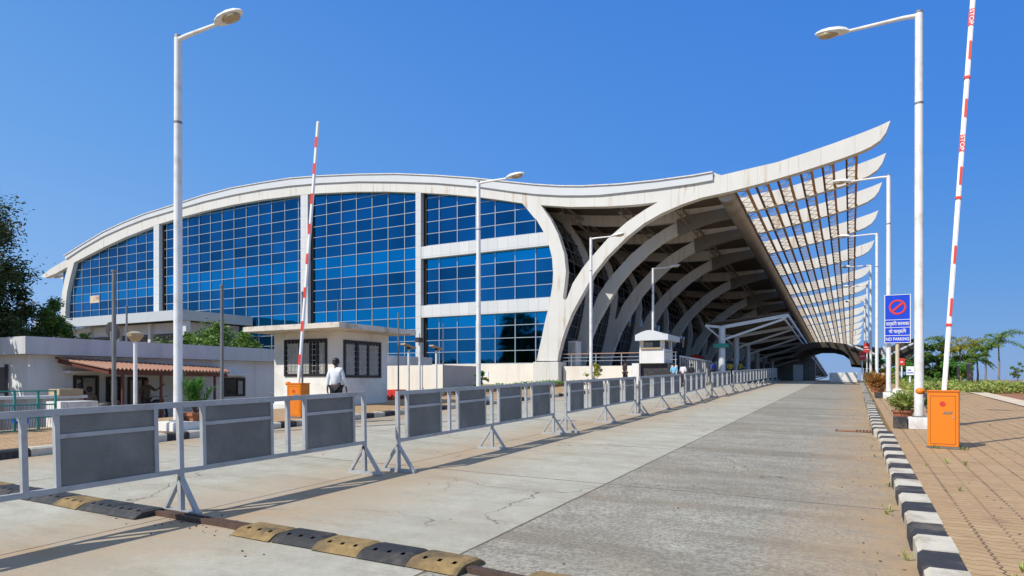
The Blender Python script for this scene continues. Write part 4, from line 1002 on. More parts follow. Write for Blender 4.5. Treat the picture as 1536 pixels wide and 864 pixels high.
board(706.5, 558, 732.5, 573.5, 33.5, 'white', 'pale billboard with purple and red print by the planting bed', True, [(.1,.75,.62,.85,'blue'),(.5,.95,.22,.5,'red'),(.02,.12,0,.2,'black')])
board(946, 553.5, 960, 562.5, 44.3, 'white', 'small blue and pink notice on the terrace wall beside the booth', False, [(.1,.9,.6,.8,'blue'),(.1,.9,.35,.5,'red'),(.1,.7,.1,.25,'blue')])
board(20, 623.5, 40.5, 635.5, 7.35, 'blue', 'small blue notice on a short post in front of the teal gate', True, [(.2,.8,.55,.65,'white'),(.3,.7,.3,.4,'white')])

# ================================================================== LEFT CORNER: GATE, PILLARS, PLANTER
gt = thing('teal_gate', 'low teal metal gate with brown mesh at the far left', 'gate', (-15.9, 7.3, gz(-15.9,7.3)+.12), world=True)
gz0 = gz(-15.9,7.4)+.1; ga, gb = 5.8, 8.1; gX = -15.85
mb = MB(); h_ = .92
for y in (ga, 6.6, 7.3, 7.75, gb): mb.box(gX-.02, gX+.02, y-.02, y+.02, gz0, gz0+h_)
for z in (.05,.32,.6,.9): mb.box(gX-.018, gX+.018, ga, gb, gz0+z-.015, gz0+z+.015)
mb.build('frame', M['teal'], gt)
mb = MB(); 
for i in range(45): y = ga+(gb-ga)*i/45; mb.beam((gX-.03,y,gz0+.05), (gX-.03,y+.05,gz0+.6), .006, .006)
mb.build('mesh_infill', M['cable'], gt)
lw = thing('low_stained_wall', 'low white wall with rust drips behind the teal gate', 'wall', (-17.6, 7.5, gz(-17.6,7.5)), world=True)
MB().box(-17.7,-17.5,3.0,9.6,-.6,onX(60,598,-17.6).z).build('wall', plain('rust_dripped_wall', (.55,.56,.55), .8, 0, .08, 2, 0, (.22,.12,.07), .8, 1.6, True), lw)
MB().box(-17.8,-17.4,3.0,9.65,onX(60,598,-17.6).z+.001,onX(60,598,-17.6).z+.07).build('coping', M['whiteconc'], lw)
gp = thing('gate_pillar', 'white painted low pillar wall beside the teal gate', 'pillar', (-15.9, 8.6, gz(-15.9,8.6)), world=True)
yp0 = onX(91, 603, -15.9).y; yp1 = onX(147, 603, -15.9).y; zp = onX(100, 602.5, -15.9).z
MB().box(-16.5,-15.9,yp0,yp0+.14,-.2,zp).build('pillar', M['whiteconc'], gp); MB().box(-16.5,-15.88,yp0+.145,yp1,zp-.26,zp-.002).build('cap_block', M['whiteconc'], gp, bevel=.01)
MB().box(-16.45,-15.95,yp0+.145,yp1-.1,-.2,zp-.263).build('lower_wall', M['grey_wall'], gp)
o = MB().box(-.25,.25,-.28,.28,0,.16).build('tan_box', M['tan'], None, bevel=.01); a = onX(99, 600, -17.6); o.location = (-17.6, a.y, onX(60,598,-17.6).z+.072); tag(o, 'tan box lying on the low stained wall by the window', 'box')
# ================================================================== PLANTS
def leaves(mb, c, rad, n, size, rnd, mi=0, flat=.0, shell=.55):
    c = Vector(c); rad = Vector(rad) if hasattr(rad, '__len__') else Vector((rad,)*3)
    for _ in range(n):
        d = Vector((rnd.gauss(0,1), rnd.gauss(0,1), rnd.gauss(0,1))).normalized()*(shell+(1-shell)*rnd.random())
        p = c+Vector((d.x*rad.x, d.y*rad.y, d.z*rad.z)); s = size*rnd.uniform(.6,1.3)
        a = Vector((rnd.gauss(0,1), rnd.gauss(0,1), rnd.gauss(0,.6))).normalized(); b = a.cross(Vector((rnd.gauss(0,1), rnd.gauss(0,1), rnd.gauss(0,1)))).normalized()
        i = len(mb.v); q = a.cross(b)*s*.12
        mb.v += [tuple(p-a*s), tuple(p+b*s*.42+q), tuple(p+a*s), tuple(p-b*s*.42+q)]; mb.f.append((i,i+1,i+2,i+3)); mb.m.append(mi)
def tree(name, lb, loc, h, R_, trunk_h, leafmat, n, size, seed, clumps=26, group=None, flowers=0, cat='tree', gaps=.8, shape=(1,1,.8), tr=.16):
    rnd = random.Random(seed); t = thing(name, lb, cat, loc, group=group)
    top = Vector((rnd.uniform(-.1,.1)*h, rnd.uniform(-.1,.1)*h, trunk_h)); tm = MB(); tm.tube([(0,0,-.1), top*.5+Vector((.05*h*rnd.uniform(-1,1)*.4,0,0)), top], [tr, tr*.8, tr*.6], 10)
    cc = Vector((0,0,trunk_h+(h-trunk_h)*.45)); rz_ = (h-trunk_h)*.58; lm = MB()
    for i in range(clumps):
        for _ in range(20):
            d = Vector((rnd.uniform(-1,1), rnd.uniform(-1,1), rnd.uniform(-1,1)))
            if .25 < d.length < 1: break
        p = cc+Vector((d.x*R_*shape[0], d.y*R_*shape[1], d.z*rz_)); r = R_*rnd.uniform(.16,.42); q_ = max(.6, r/R_*3.2)
        leaves(lm, p, (r, r*rnd.uniform(.7,1.2), r*rnd.uniform(.6,1.0)), int(n/clumps*q_), size, rnd, 0, 0, .15)
        leaves(lm, p+Vector((rnd.gauss(0,r*.5), rnd.gauss(0,r*.5), rnd.gauss(0,r*.5))), r*1.05, int(n/clumps*.15), size, rnd, 0, 0, .3)
        if i % 2 == 0: m_ = (top+p)/2+Vector((0,0,-.06*h)); tm.tube([top-Vector((0,0,.1)), m_, p], [tr*.5, tr*.3, tr*.08], 6)
        if flowers and i % 3 == 0: leaves(lm, p+Vector((0,0,r*.2)), r*.8, flowers, size*.9, rnd, 1)
    tm.build('trunk', M['trunk'], t, smooth_=True); lm.build('crown', [M[leafmat], M['flower']], t, fix=False)
    return t
# left trees behind the white building
a = ray(-25, 400); 
def gpos(px, d): r = ray(px, 400); return Vector((r.x*d, r.y*d, 0))
p = gpos(-74, 31); tree('tree', 'large dark tree with orange blossom at the left edge', (p.x, p.y, gz(p.x,p.y)), 10.4, 2.9, 2.0, 'leaf_dark', 52000, .09, 11, 120, flowers=26, tr=.28)
p = gpos(14, 33); tree('tree', 'dark feathery tree reaching over the parapet at the far left', (p.x, p.y, gz(p.x,p.y)), 6.6, 1.8, 1.4, 'leaf_dark', 11000, .10, 12, 44, flowers=10, tr=.14)
p = gpos(60, 30); tree('tree', 'dark low tree behind the corner of the white building', (p.x-3.2, p.y, gz(p.x,p.y)), 4.3, 2.0, .8, 'leaf_dark', 9000, .10, 13, 36, tr=.12)
p = gpos(75, 34); tree('round_tree', 'rounded creeper-covered tree beside the left end of the terminal', (p.x, p.y, gz(p.x,p.y)), 5.7, 1.25, .3, 'leaf_mid', 16000, .08, 14, 60, tr=.1, shape=(.8,.8,1))
p = gpos(128, 34); tree('shrub', 'small green shrub showing above the parapet by the dish', (p.x, p.y, gz(p.x,p.y)), 3.8, 1.0, 1.0, 'leaf_mid', 2600, .10, 15, 14, cat='shrub')
for i, (px, d, h, r, lb) in enumerate([(300,33,3.9,1.5,'leftmost green bush rising behind the white building parapet'),(332,33,4.2,1.5,'tallest green bush rising behind the white building parapet'),(368,32,3.8,1.5,'rightmost green bush behind the parapet beside the hut'),(262,34,3.6,1.3,'small bush behind the parapet left of the nearest lamp')]):
    p = gpos(px, d); tree('bush', lb, (p.x, p.y, gz(p.x,p.y)), h, r, .9, 'leaf_mid', 5200, .10, 20+i, 26, cat='bush', group='bushes behind the white building', tr=.1)
p = (-27.6, 7.6); tree('tree', 'shade tree off the left edge whose dappled shade falls on the white end wall', (p[0], p[1], gz(*p)), 6.6, 2.5, 2.2, 'leaf_dark', 9000, .16, 31, 40, tr=.2)
# unseen by the lens except as reflections in the glass: trees across the forecourt behind the camera
for i, (x, y, h, r) in enumerate([(-63,-32,9.5,4.5),(-55,-36,8.0,4.2),(-71,-38,8.5,4.5),(-48,-40,7.0,3.8),(-84,-34,7.5,4.5)]):
    tree('tree', ['tallest dark tree mirrored in the lower right glass bay','second dark tree mirrored in the right glass bay','dark tree mirrored beside the left pier of the right bay','low dark tree mirrored next to the rib plinth','dark tree mirrored low in the middle glass bay'][i], (x, y, -1.2), h, r, 2.2, 'leaf_dark', 2500, .38, 40+i, 22, tr=.25)
# potted plants
def pot(t, r=.24, h=.34, square=False):
    if square:
        m = MB(); s0, s1 = r*.72, r; m.add([(-s0,-s0,0),(s0,-s0,0),(s0,s0,0),(-s0,s0,0),(-s1,-s1,h),(s1,-s1,h),(s1,s1,h),(-s1,s1,h)], [(3,2,1,0),(0,1,5,4),(1,2,6,5),(2,3,7,6),(3,0,4,7),(4,5,6,7)]); m.box(-s1-.02,s1+.02,-s1-.02,s1+.02,h-.06,h+.003); m.build('pot', M['terracotta'], t)
    else: MB().tube([(0,0,0),(0,0,h*.85),(0,0,h*.86),(0,0,h)], [r*.68, r*.96, r*1.08, r*1.1], 20).build('pot', M['terracotta'], t, smooth_=True)
def blades(mb, base, n, L, wdt, rnd, spread=.7, droop=.5):
    for _ in range(n):
        an = rnd.uniform(0, 2*math.pi); o = Vector((math.cos(an), math.sin(an), 0)); s = spread*rnd.uniform(.3,1); l = L*rnd.uniform(.7,1.15); p = Vector(base); i0 = len(mb.v); K = 4
        sd = Vector((-o.y, o.x, 0))
        for k in range(K+1):
            t = k/K; q = p+o*l*s*t+Vector((0,0,l*(t-droop*t*t*s))); ww = wdt*math.sin(math.pi*min(.97, t*.85+.12)); mb.v += [tuple(q-sd*ww), tuple(q+sd*ww)]
        for k in range(K): mb.f.append((i0+2*k, i0+2*k+1, i0+2*k+3, i0+2*k+2)); mb.m.append(0)
rnd = random.Random(8)
t = thing('potted_plant', 'tall green oleander in a square terracotta pot by the nearest left lamp', 'potted plant'); a = onX(293, 600, -14.55); t.location = (-13.05, 9.55, gz(-13,9.5)+.14); pot(t, .27, .36, True)
sm = MB(); fm = MB()
for i in range(13):
    an = rnd.uniform(0, 6.28); r = rnd.uniform(.1,.34); e = Vector((math.cos(an)*r, math.sin(an)*r, rnd.uniform(.75,1.2))); sm.tube([(0,0,.3), e*.5+Vector((0,0,.15)), e], [.018,.014,.008], 6)
    for f in (.5,.65,.8,.92,1.0): blades(fm, e*f+Vector((0,0,.12*(1-f))), 11, .30, .009, rnd, 1.1, .6)
sm.build('stem', M['trunk'], t); fm.build('foliage', M['leaf_bright'], t, fix=False)
def fern(lb, x, y, r, leaf, k=90, L=.55, hpot=.34):
    t = thing('potted_plant', lb, 'potted plant', (x, y, gz(x,y)+.14), group='potted plants on the right pavement'); pot(t, .22, hpot); m = MB(); rr = random.Random(int(x*1000+y*10))
    blades(m, (0,0,hpot-.02), k, L, .022, rr, 1.1, .45); leaves(m, (0,0,hpot+.22), (r,r,r*.8), k*9, .05, rr, 0, 0, .3); m.build('foliage', M[leaf], t, fix=False)
fern('green fern in a terracotta pot just left of the tall lamp', 1.02, 18.1, .34, 'leaf_hedge'); fern('green fern in a terracotta pot behind the orange cabinet', 1.75, 18.3, .38, 'leaf_mid')
fern('orange and yellow croton in a terracotta pot beside the second lamp', .92, 32.1, .50, 'leaf_croton', 110, .95, .4); fern('croton in a terracotta pot farther along the right kerb', .9, 37.6, .42, 'leaf_croton', 90, .8, .36)
fern('dark green potted shrub in the row past the crotons', .9, 43.2, .42, 'leaf_mid', 90, .8, .36); fern('small red potted shrub farthest along the right kerb', .88, 50.0, .42, 'leaf_croton', 80, .7, .36)
# hedges
def hedge(name, lb, poly, h, mat, n, size, seed, cat='hedge', kind=None, group=None, top=.1):
    rr = random.Random(seed); xs_ = [p[0] for p in poly]; ys2 = [p[1] for p in poly]
    def ins(x, y):
        c = False; j = len(poly)-1
        for i in range(len(poly)):
            if (poly[i][1] > y) != (poly[j][1] > y) and x < (poly[j][0]-poly[i][0])*(y-poly[i][1])/(poly[j][1]-poly[i][1])+poly[i][0]: c = not c
            j = i
        return c
    m = MB(); k = 0
    while k < n:
        x, y = rr.uniform(min(xs_), max(xs_)), rr.uniform(min(ys2), max(ys2))
        if not ins(x, y): continue
        hz_ = h*(.75+.25*math.sin(x*2.1+y*1.3)*math.cos(y*.9-x))+rr.gauss(0, top*.3)
        z = gz(x,y)+hz_*rr.random()**.45; leaves(m, (x,y,z), size, 1, size, rr); k += 1
    o = m.build(name, M[mat], None, origin=(sum(xs_)/len(xs_), sum(ys2)/len(ys2), gz(xs_[0],ys2[0])), fix=False); tag(o, lb, cat, group, kind); return o
hedge('hedge', 'clipped light green hedge across the right garden behind the pavement', [(2.4,38),(10.2,43),(10.4,47),(2.4,46)], .62, 'leaf_hedge', 9000, .10, 1)
hedge('hedge', 'green hedge running away beside the right pavement', [(2.4,46.5),(5.0,46.5),(5,60),(2.4,60)], .7, 'leaf_mid', 4500, .11, 2)
hedge('ground_cover', 'dark red and green bedding plants along the left pavement edge', [(-17.2,19.8),(-16.2,19.8),(-16.2,43),(-17.4,43)], .34, 'leaf_red', 3600, .07, 3, 'ground cover', 'stuff')
hedge('hedge', 'bright green low hedge strip behind the left pavement', [(-18.4,21.5),(-17.2,21.5),(-17.2,43.8),(-19.6,43.8)], .42, 'leaf_bright', 5200, .07, 4)
hedge('ground_cover', 'sparse dry ground cover on the red soil at the far right', [(10.5,38),(26,44),(26,60),(11,56)], .22, 'leaf_hedge', 2500, .09, 6, 'ground cover', 'stuff')
rw = random.Random(77); m = MB()
for i in range(46):
    if i < 12: x, y = 1.40+rw.uniform(-.3,.28), 13.25+rw.choice((-.05,.4))*1.0+rw.uniform(-.03,.03)
    elif i < 30: x, y = rw.uniform(.75,4.6), rw.uniform(5,30)
    elif i < 38: x, y = rw.uniform(.25,.42), rw.uniform(6,22)
    else: x, y = -12.8+rw.uniform(-.2,.2), rw.uniform(8,30)
    blades(m, (x, y, gz(x,y)+(.14 if not .2 < x < .43 else 0)), 9, rw.uniform(.04,.11), .006, rw, .9, .3)
o = m.build('weeds', M['leaf_hedge'], fix=False); tag(o, 'small weeds growing in the joints of the pavement and along the kerbs', 'weeds', None, 'stuff')
m = MB()
for i in range(260):
    x, y = (rw.uniform(.72,5), rw.uniform(4,30)) if i % 3 else (rw.gauss(.2,.12), rw.uniform(4,30)); z = gz(x,y)+(.143 if x > .7 else .004); a_ = rw.uniform(0,6.28); r_ = rw.uniform(.010,.026)
    if .40 < x < .72: continue
    m.add([(x+r_*math.cos(a_),y+r_*math.sin(a_),z),(x-r_*.4*math.sin(a_),y+r_*.4*math.cos(a_),z+.006),(x-r_*math.cos(a_),y-r_*math.sin(a_),z+.002),(x+r_*.4*math.sin(a_),y-r_*.4*math.cos(a_),z+.004)], [(0,1,2,3)])
o = m.build('leaf_litter', M['cable'], fix=False); tag(o, 'dry brown leaf litter scattered over the right pavement and gutter', 'leaf litter', None, 'stuff')
def shrub(lb, px, d, h, r, mat, seed, n=2600, size=.09, name='shrub'):
    p = gpos(px, d); return tree(name, lb, (p.x, p.y, gz(p.x,p.y)), h, r, .3, mat, n, size, seed, 16, cat='shrub', group='shrubs in the right garden', tr=.05)
shrub('round bright green shrub in front of the palms', 1428, 45, 2.1, 0.95, 'leaf_bright', 61, 7000)
shrub('tall yellow-green shrub left of the round green one', 1422, 50, 2.9, 0.95, 'leaf_yellow', 62, 5000)
shrub('dark green tree-like shrub behind the raised boom', 1398, 52, 3.5, 1.1, 'leaf_mid', 63, 6000)
shrub('dark green shrub nearest the white notice board', 1384, 50, 2.5, 1.1, 'leaf_mid', 64, 5000)
shrub('low green shrub beside the second lamp base', 1358, 46, 1.9, 0.8, 'leaf_bright', 65, 3500)
shrub('yellow-green shrub right of the potted crotons', 1340, 52, 2.3, 0.8, 'leaf_yellow', 66, 3500)
shrub('green shrub at the far end of the right kerb', 1312, 58, 2.4, 0.7, 'leaf_mid', 67, 3000)
shrub('bushy green shrub between the boom and the notice board', 1405, 47, 2.1, 1.1, 'leaf_mid', 68, 5000)
shrub('small lone bush at the far right against the sky', 1526, 75, 2.0, .75, 'leaf_mid', 69, 900)
shrub('low mid-green shrub left of the dark bollards', 1440, 56, 2.7, 1.0, 'leaf_palm', 70, 4500)
shrub('small tree in front of the pale billboard', 722, 31.5, 1.25, .35, 'leaf_bright', 71, 1400, .06)
shrub('yellow-leaved shrub at the foot of the third left lamp', 892, 40, 1.5, .5, 'leaf_yellow', 72, 1400, .06)
def palm(lb, px, d, h, fl, seed, mat='leaf_palm', nf=11):
    rr = random.Random(seed); p = gpos(px, d); t = thing('palm_tree', lb, 'palm tree', (p.x, p.y, gz(p.x,p.y)), group='palms in the right garden')
    MB().tube([(0,0,-.1),(.04,0,h*.5),(0,.03,h)], [.085,.065,.05], 10).tube([(0,.03,h),(0,.03,h+.35)], [.06,.035], 8, 1).build('trunk', [M['palmtrunk'], M['leaf_bright']], t, smooth_=True)
    for i in range(nf):
        an = 2*math.pi*i/nf+rr.uniform(-.25,.25); o = Vector((math.cos(an), math.sin(an), 0)); el = rr.uniform(.25,1.45); m = MB(); K = 16; prev = None; sd = Vector((-o.y,o.x,0)); L = fl*rr.uniform(1.0,1.35); pts = []
        for k in range(K+1):
            s_ = k/K; pts.append(Vector((0,.03,h+.3))+o*L*s_*math.cos(el*(1-.5*s_))*1.0+Vector((0,0,L*(1.35*s_*math.sin(el)-.95*s_*s_))))
        m.tube(pts, [.022*(1-.8*k/K) for k in range(K+1)], 5)
        for k in range(2, K+1):
            q = pts[k]; ll = L*.25*math.sin(math.pi*min(.96, .12+.8*k/K)); dr = (pts[k]-pts[k-1]).normalized()
            for sg_ in (-1, 1):
                for e in range(3):
                    v = (sd*sg_*rr.uniform(.7,1)+dr*rr.uniform(.3,.8)+Vector((0,0,rr.uniform(-.9,.6)))).normalized()*ll*rr.uniform(.8,1.1); w_ = v.cross(Vector((0,0,1))).normalized()*.028+Vector((0,0,.01)); b = q+dr*(e-.9)*L/K*.33; i0 = len(m.v)
                    m.v += [tuple(b-w_*.5), tuple(b+v*.5-w_+Vector((0,0,.01))), tuple(b+v+Vector((0,0,-.12*ll))), tuple(b+v*.5+w_)]; m.f.append((i0,i0+1,i0+2,i0+3)); m.m.append(0)
        m.build('frond', M[mat], t, fix=False)
palm('tall palm with arching fronds farthest right against the sky', 1498, 52, 2.85, 1.75, 1)
palm('shorter palm just left of the tallest one', 1478, 52, 2.1, 1.35, 2); palm('palm with golden fronds in the middle of the clump', 1458, 55, 2.6, 1.5, 3, 'leaf_yellow'); palm('palm with drooping fronds behind the dark bollards', 1466, 47, 1.5, 1.0, 4)
palm('palm at the left of the clump behind the round shrub', 1440, 54, 2.5, 1.4, 5, 'leaf_yellow'); palm('green palm directly behind the raised boom', 1412, 60, 2.9, 1.5, 6)
for i, (px, lb) in enumerate([(1453.5,'wide dark bollard standing on the garden hedge'),(1437.5,'slimmer dark bollard left of the wide one')]):
    a = ray(px, 400)*43; t = thing('bollard_light', lb, 'bollard', (a.x, a.y, gz(a.x,a.y)), group='dark bollards in the garden'); hh = 1.55-.1*i
    MB().box(-.13+.05*i,.13-.05*i,-.1,.1,0,hh).build('body', M['black'], t, bevel=.01); MB().box(-.15+.05*i,.15-.05*i,-.12,.12,hh+.001,hh+.05).build('cap', M['greypole'], t)

# ================================================================== PEOPLE
def skinmesh(verts, edges, radii, name, mat, parent, sub=1, root=0):
    me = bpy.data.meshes.new(name); me.from_pydata([tuple(v) for v in verts], edges, [])
    ob = bpy.data.objects.new(name, me); COL.objects.link(ob); sk = ob.modifiers.new('s', 'SKIN'); sk.use_smooth_shade = True
    for i, r in enumerate(radii):
        sv = me.skin_vertices[0].data[i]; sv.radius = (r, r) if not hasattr(r, '__len__') else r; sv.use_root = (i == root)
    ob.modifiers.new('d', 'SUBSURF').levels = sub
    dg = bpy.context.evaluated_depsgraph_get(); m2 = bpy.data.meshes.new_from_object(ob.evaluated_get(dg)); bpy.data.objects.remove(ob); m2.name = name
    m2.materials.clear(); m2.materials.append(mat); m2.polygons.foreach_set('use_smooth', [True]*len(m2.polygons))
    o = bpy.data.objects.new(name, m2); COL.objects.link(o); o.parent = parent; return o
CM = {}
def cloth(c):
    if c not in CM: CM[c] = plain('cloth_%d' % len(CM), c, .8, 0, .12, 9, .1)
    return CM[c]
def person(lb, x, y, face, shirt, trouser, h=1.68, z=None, step=.16, arm=(.05,-.08), raise_r=False, sleeves=.6, lod=False):
    t = thing('person', lb, 'person', (x, y, (gz(x,y)+.14) if z is None else z), face); k = h/1.70   # faces +Y at face = 0
    V = []; E = []; Rr = []
    def j(p, r, par=None):
        V.append(Vector(p)*k); Rr.append(r*k); i = len(V)-1
        if par is not None: E.append((par, i))
        return i
    pel = j((0,0,.94), .115); ab = j((0,0,1.08), .105, pel); ch_ = j((0,.0,1.26), .125, ab); nk0 = j((0,-.01,1.41), .06, ch_); nk = j((0,0,1.47), .052, nk0)
    hd0 = j((0,.015,1.54), .072, nk); hd1 = j((0,.015,1.60), .088, hd0); j((0,.0,1.655), .06, hd1)
    wrist = []
    for s, sw in ((-1, arm[0]), (1, arm[1])):
        sh = j((s*.165,-.01,1.38), .058, ch_)
        if raise_r and s < 0: el = j((s*.34,.12,1.22), .042, sh); wr = j((s*.46,.30,1.36), .028, el); dn = Vector((-.35,.5,.75)).normalized()
        else: el = j((s*.215,-.02+sw*.4,1.12), .042, sh); wr = j((s*.225,.03+sw,.88), .027, el); dn = Vector((0,.15+sw,-1)).normalized()
        wrist.append((sh, el, wr)); pm = j(V[wr]/k+dn*.055, .026, wr)
        side = Vector((0,1,0)) if not (raise_r and s < 0) else Vector((0.6,-.3,.3))
        for f in range(4):
            b = V[pm]/k+dn*.035+side*(.027-.018*f); m1 = j(b, .0095, pm); m2 = j(b+dn*(.036+.006*(f in (1,2)))+Vector((-s*.008,0,0)), .0085, m1); j(b+dn*(.062+.01*(f in (1,2)))+Vector((-s*.022,0,0)), .007, m2)
        th = j(V[wr]/k+dn*.035+side*.035, .011, wr); j(V[wr]/k+dn*.075+side*.055, .009, th)
    legs = []
    for s in (-1, 1):
        hp = j((s*.085,0,.88), .088, pel); kn = j((s*.09,.03+s*step*.35,.50), .058, hp); an = j((s*.09,-.02+s*step,.09), .038, kn); j((s*.095,.12+s*step,.035), .035, an); legs.append((hp, kn, an))
    skinmesh(V, E, Rr, 'body', M['skin'], t, 1)
    # shirt
    sv = [V[pel]*1.0+Vector((0,0,-.02)), V[ab], V[ch_], V[nk0]+Vector((0,0,-.01))]; se = [(0,1),(1,2),(2,3)]; sr = [.150*k,.137*k,.150*k,.070*k]
    for (sh, el, wr) in wrist:
        i = len(sv); sv += [V[sh], V[el], V[el].lerp(V[wr], .85 if sleeves > .7 else .05)]; se += [(2,i),(i,i+1),(i+1,i+2)]; sr += [.073*k,.058*k,(.042 if sleeves > .7 else .056)*k]
    skinmesh(sv, se, sr, 'shirt', cloth(shirt), t, 1)
    tv = [V[pel]+Vector((0,0,.02))]; te = []; trr = [.138*k]
    for (hp, kn, an) in legs:
        i = len(tv); tv += [V[hp], V[kn], V[an]+Vector((0,0,.02))]; te += [(0,i),(i,i+1),(i+1,i+2)]; trr += [.105*k,.078*k,.062*k]
    skinmesh(tv, te, trr, 'trousers', cloth(trouser), t, 1)
    m = MB()
    for (hp, kn, an) in legs: c_ = V[an]; m.ball((c_.x, c_.y+.06, .045*k), (.05,.135,.048), 10, 6)
    m.build('shoe', M['black'], t, smooth_=True)
    m = MB().ball((0,-.012*k,1.625*k), (.093*k,.102*k,.090*k), 16, 10); m.ball((0,-.05*k,1.57*k), (.080*k,.062*k,.075*k), 12, 8); m.build('hair', M['hair'], t, smooth_=True)
    m = MB().ball((0,.112*k,1.565*k), (.014*k,.02*k,.022*k), 8, 6); [m.ball((s*.093*k,.01*k,1.57*k), (.012*k,.025*k,.032*k), 8, 6) for s in (-1,1)]; m.build('nose_and_ears', M['skin'], t, smooth_=True)
    m = MB(); [m.ball((s*.034*k,.098*k,1.59*k), (.013*k,.008*k,.008*k), 8, 6) for s in (-1,1)]; m.build('eyes', M['eye'], t)
    m = MB().ball((0,.100*k,1.525*k), (.024*k,.008*k,.006*k), 8, 6); m.build('mouth', cloth((.20,.06,.05)), t)
    return t
person('person in a white shirt and black trousers walking past the guard hut', -12.3, 13.2, R(15), (.70,.72,.76), (.012,.012,.016), 1.66, z=gz(-12.3,13.2)+.08, sleeves=.9, arm=(-.10,.12))
person('person in a black shirt standing before the terrace wall', -12.5, 38.6, R(-40), (.03,.02,.022), (.02,.02,.022), 1.66)
person('person in a light blue shirt near the booth', -10.7, 43.5, R(20), (.20,.50,.72), (.02,.02,.03), 1.6, z=gz(-10.7,43.5))
person('person in a white shirt beside the light blue one', -10.1, 43.6, R(-10), (.72,.66,.70), (.05,.02,.03), 1.62, z=gz(-10.1,43.6))
person('person in dark clothes right of the white shirt near the booth', -9.8, 44.6, R(30), (.02,.022,.03), (.02,.02,.03), 1.58, z=gz(-9.8,44.6))
person('person in a royal blue shirt beyond the barriers', -10.1, 54.0, R(60), (.03,.06,.50), (.02,.02,.04), 1.66)
person('person in a yellow shirt left of the second canopy post', -9.2, 56.5, R(10), (.55,.42,.04), (.05,.05,.06), 1.68)
person('person in a yellow shirt right of the other yellow one', -8.7, 58.5, R(-30), (.55,.45,.06), (.04,.04,.05), 1.70)
person('person in black and white farther under the canopy', -6.9, 62.0, R(150), (.03,.03,.03), (.02,.02,.02), 1.72)
a = onX(219, 580, XW+1.2); person('person in khaki gesturing under the red awning', XW+1.2, a.y, R(-75), (.11,.08,.055), (.10,.07,.05), 1.62, z=gz(XW+1.2,a.y)+.05, raise_r=True)
a = onX(120, 580, XW+.7); person('person in dark clothes at the window of the white building', XW+.7, a.y, R(95), (.03,.03,.032), (.03,.03,.03), 1.62, z=gz(XW+.7,a.y)-.1)
a = onX(134, 580, XW+.8); person('person in a tan shirt at the window of the white building', XW+.8, a.y, R(80), (.22,.15,.10), (.05,.04,.03), 1.55, z=gz(XW+.8,a.y)-.15)

# ================================================================== MOTORBIKES, CAR, SMALL THINGS
def bike():
    t = thing('motorbike', 'x', 'motorbike', group='motorbikes parked by the buildings')
    for y in (-.62, .62):
        m = MB(); n_ = 24; vs = []
        for k in range(n_):
            an = 2*math.pi*k/n_
            for q in range(6): b_ = 2*math.pi*q/6; vs.append((.05*math.sin(b_), y+(.27+.05*math.cos(b_))*math.cos(an), .31+(.27+.05*math.cos(b_))*math.sin(an)))
        fs = [(k*6+q, k*6+(q+1)%6, ((k+1)%n_)*6+(q+1)%6, ((k+1)%n_)*6+q) for k in range(n_) for q in range(6)]
        m.add(vs, fs); w_ = m.build('wheel', M['black'], t, smooth_=True)
        r = MB(); [r.beam((0,y,.31), (0,y+.25*math.cos(i*math.pi/5),.31+.25*math.sin(i*math.pi/5)), .015, .015) for i in range(10)]; r.tube([(-.05,y,.31),(.05,y,.31)], .05, 10); r.build('rim', M['galv'], w_)
    MB().tube([(0,.62,.31),(0,.42,.85),(0,.38,1.0)], .03, 8).tube([(-.32,.34,1.02),(0,.42,.96),(.32,.34,1.02)], .015, 8).build('handlebar', M['greypole'], t)
    MB().ball((0,.14,.76), (.14,.26,.14), 12, 8).ball((0,.50,.84), (.09,.07,.1), 10, 6).build('tank', M['black'], t, smooth_=True)
    MB().ball((0,-.35,.76), (.13,.38,.07), 12, 8).build('seat', M['black'], t, smooth_=True)
    MB().box(-.12,.12,-.2,.25,.28,.6).tube([(.14,.1,.3),(.16,-.7,.38)], .045, 8).build('engine', M['greypole'], t, bevel=.02)
    MB().beam((0,.40,.8), (0,-.55,.68), .05, .05).beam((0,.3,.7),(0,0,.3),.05,.05).beam((0,-.62,.31),(0,0,.34),.05,.05).build('frame', M['black'], t)
    return t
b0_ = bike(); 
for i, (px, X, rz, lb) in enumerate([(405,-20.5,R(5),'dark motorbike half hidden left of the guard hut'),(232,XW+1.6,R(30),'dark motorbike under the right part of the red awning'),(152,XW+1.5,R(-40),'dark motorbike between the window and the door')]):
    o = b0_ if i == 0 else dup(b0_); a = onX(px, 600, X); o.location = (X, a.y, gz(X, a.y)+.0); o.rotation_euler = (0,0,rz); o['label'] = lb; o['group'] = 'motorbikes parked by the buildings'
# red cabinet by the hut
a = onX(597, 585, -17.6); rc = thing('red_fire_cabinet', 'small red fire point cabinet right of the guard hut', 'cabinet', (-17.7, a.y, gz(-17.7,a.y)))
MB().box(-.3,.3,-.35,.35,.55,.95).build('cabinet_body', M['redpaint'], rc, bevel=.02); MB().box(.301,.32,-.12,.2,.62,.88).build('door', M['tan'], rc); MB().box(-.25,-.2,-.3,.3,0,.55).box(.2,.25,-.3,.3,0,.55).build('leg', M['redpaint'], rc)
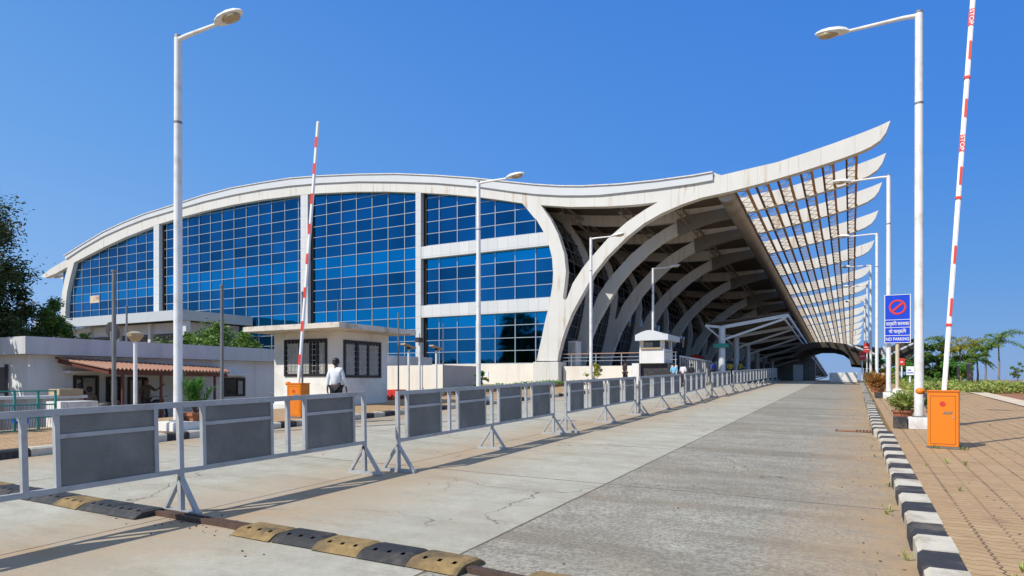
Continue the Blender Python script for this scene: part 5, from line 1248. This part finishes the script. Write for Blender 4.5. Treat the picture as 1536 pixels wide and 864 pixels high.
# grey car in the shade
def car(lb, loc, rz, col):
    t = thing('parked_car', lb, 'car', loc, rz, 'cars parked in the canopy shade')
    pr = [(-2.0,.35),(-2.05,.7),(-1.9,.92),(-1.2,.98),(-.7,1.38),(.5,1.42),(1.15,1.0),(1.9,.88),(2.05,.65),(2.0,.35)]
    m = MB(); vs = []
    for (y, z) in pr:
        w_ = .80 if z < 1.1 else .62; vs += [(-w_,y,z),(w_,y,z)]
    n_ = len(pr); fs = [tuple(2*i for i in range(n_)), tuple(2*i+1 for i in reversed(range(n_)))]+[(2*i,2*i+1,2*((i+1)%n_)+1,2*((i+1)%n_)) for i in range(n_)]
    m.add(vs, fs); m.build('body', col, t, bevel=.05)
    for s in (-1,1): MB().box(min(s*.70,s*.735), max(s*.70,s*.735), -.85,.75,1.03,1.30).build('side_window', M['glassdark'], t)
    MB().beam((-.5,-1.02,1.19),(.5,-1.02,1.19),.06,.34,up=(0,.6,.8)).build('rear_window', M['glassdark'], t)
    for s in (-1,1):
        for y in (-1.25,1.3): w_ = MB().tube([(s*.66,y,.31),(s*.84,y,.31)], .31, 20).build('wheel', M['black'], t, smooth_=True); MB().tube([(s*.83,y,.31),(s*.85,y,.31)], .18, 16).build('rim', M['galv'], w_)
    for s in (-1,1): MB().box(s*.55-.13,s*.55+.13,-2.07,-2.0,.66,.8).build('tail_light', M['redpaint'], t)
    return t
car('silver car parked in the shade left of the first canopy post', (-11.2,60,gz(-11.2,60)), R(4), M['fascia'])
ub = thing('red_parasol', 'faded red parasol in the shade beyond the booth', 'parasol', (-12.6, 59, 1.5)); MB().tube([(0,0,0),(0,0,2.35)], .03, 8).build('pole', M['greypole'], ub)
MB().tube([(0,0,1.95),(0,0,2.2),(0,0,2.4)], [.95,.6,.03], 10).build('cover', M['redpaint'], ub)
bc = onY(1197, 560, 74); o = MB().box(-.45,.45,-.3,.3,0,1.9).build('ticket_cabinet', M['fascia'], None, bevel=.03); o.location = (bc.x, 74, 1.3); tag(o, 'pale blue-grey cabinet standing in the shade at the far road end', 'cabinet')
for k in list(bpy.data.objects):
    if '_w' in k.keys(): del k['_w']
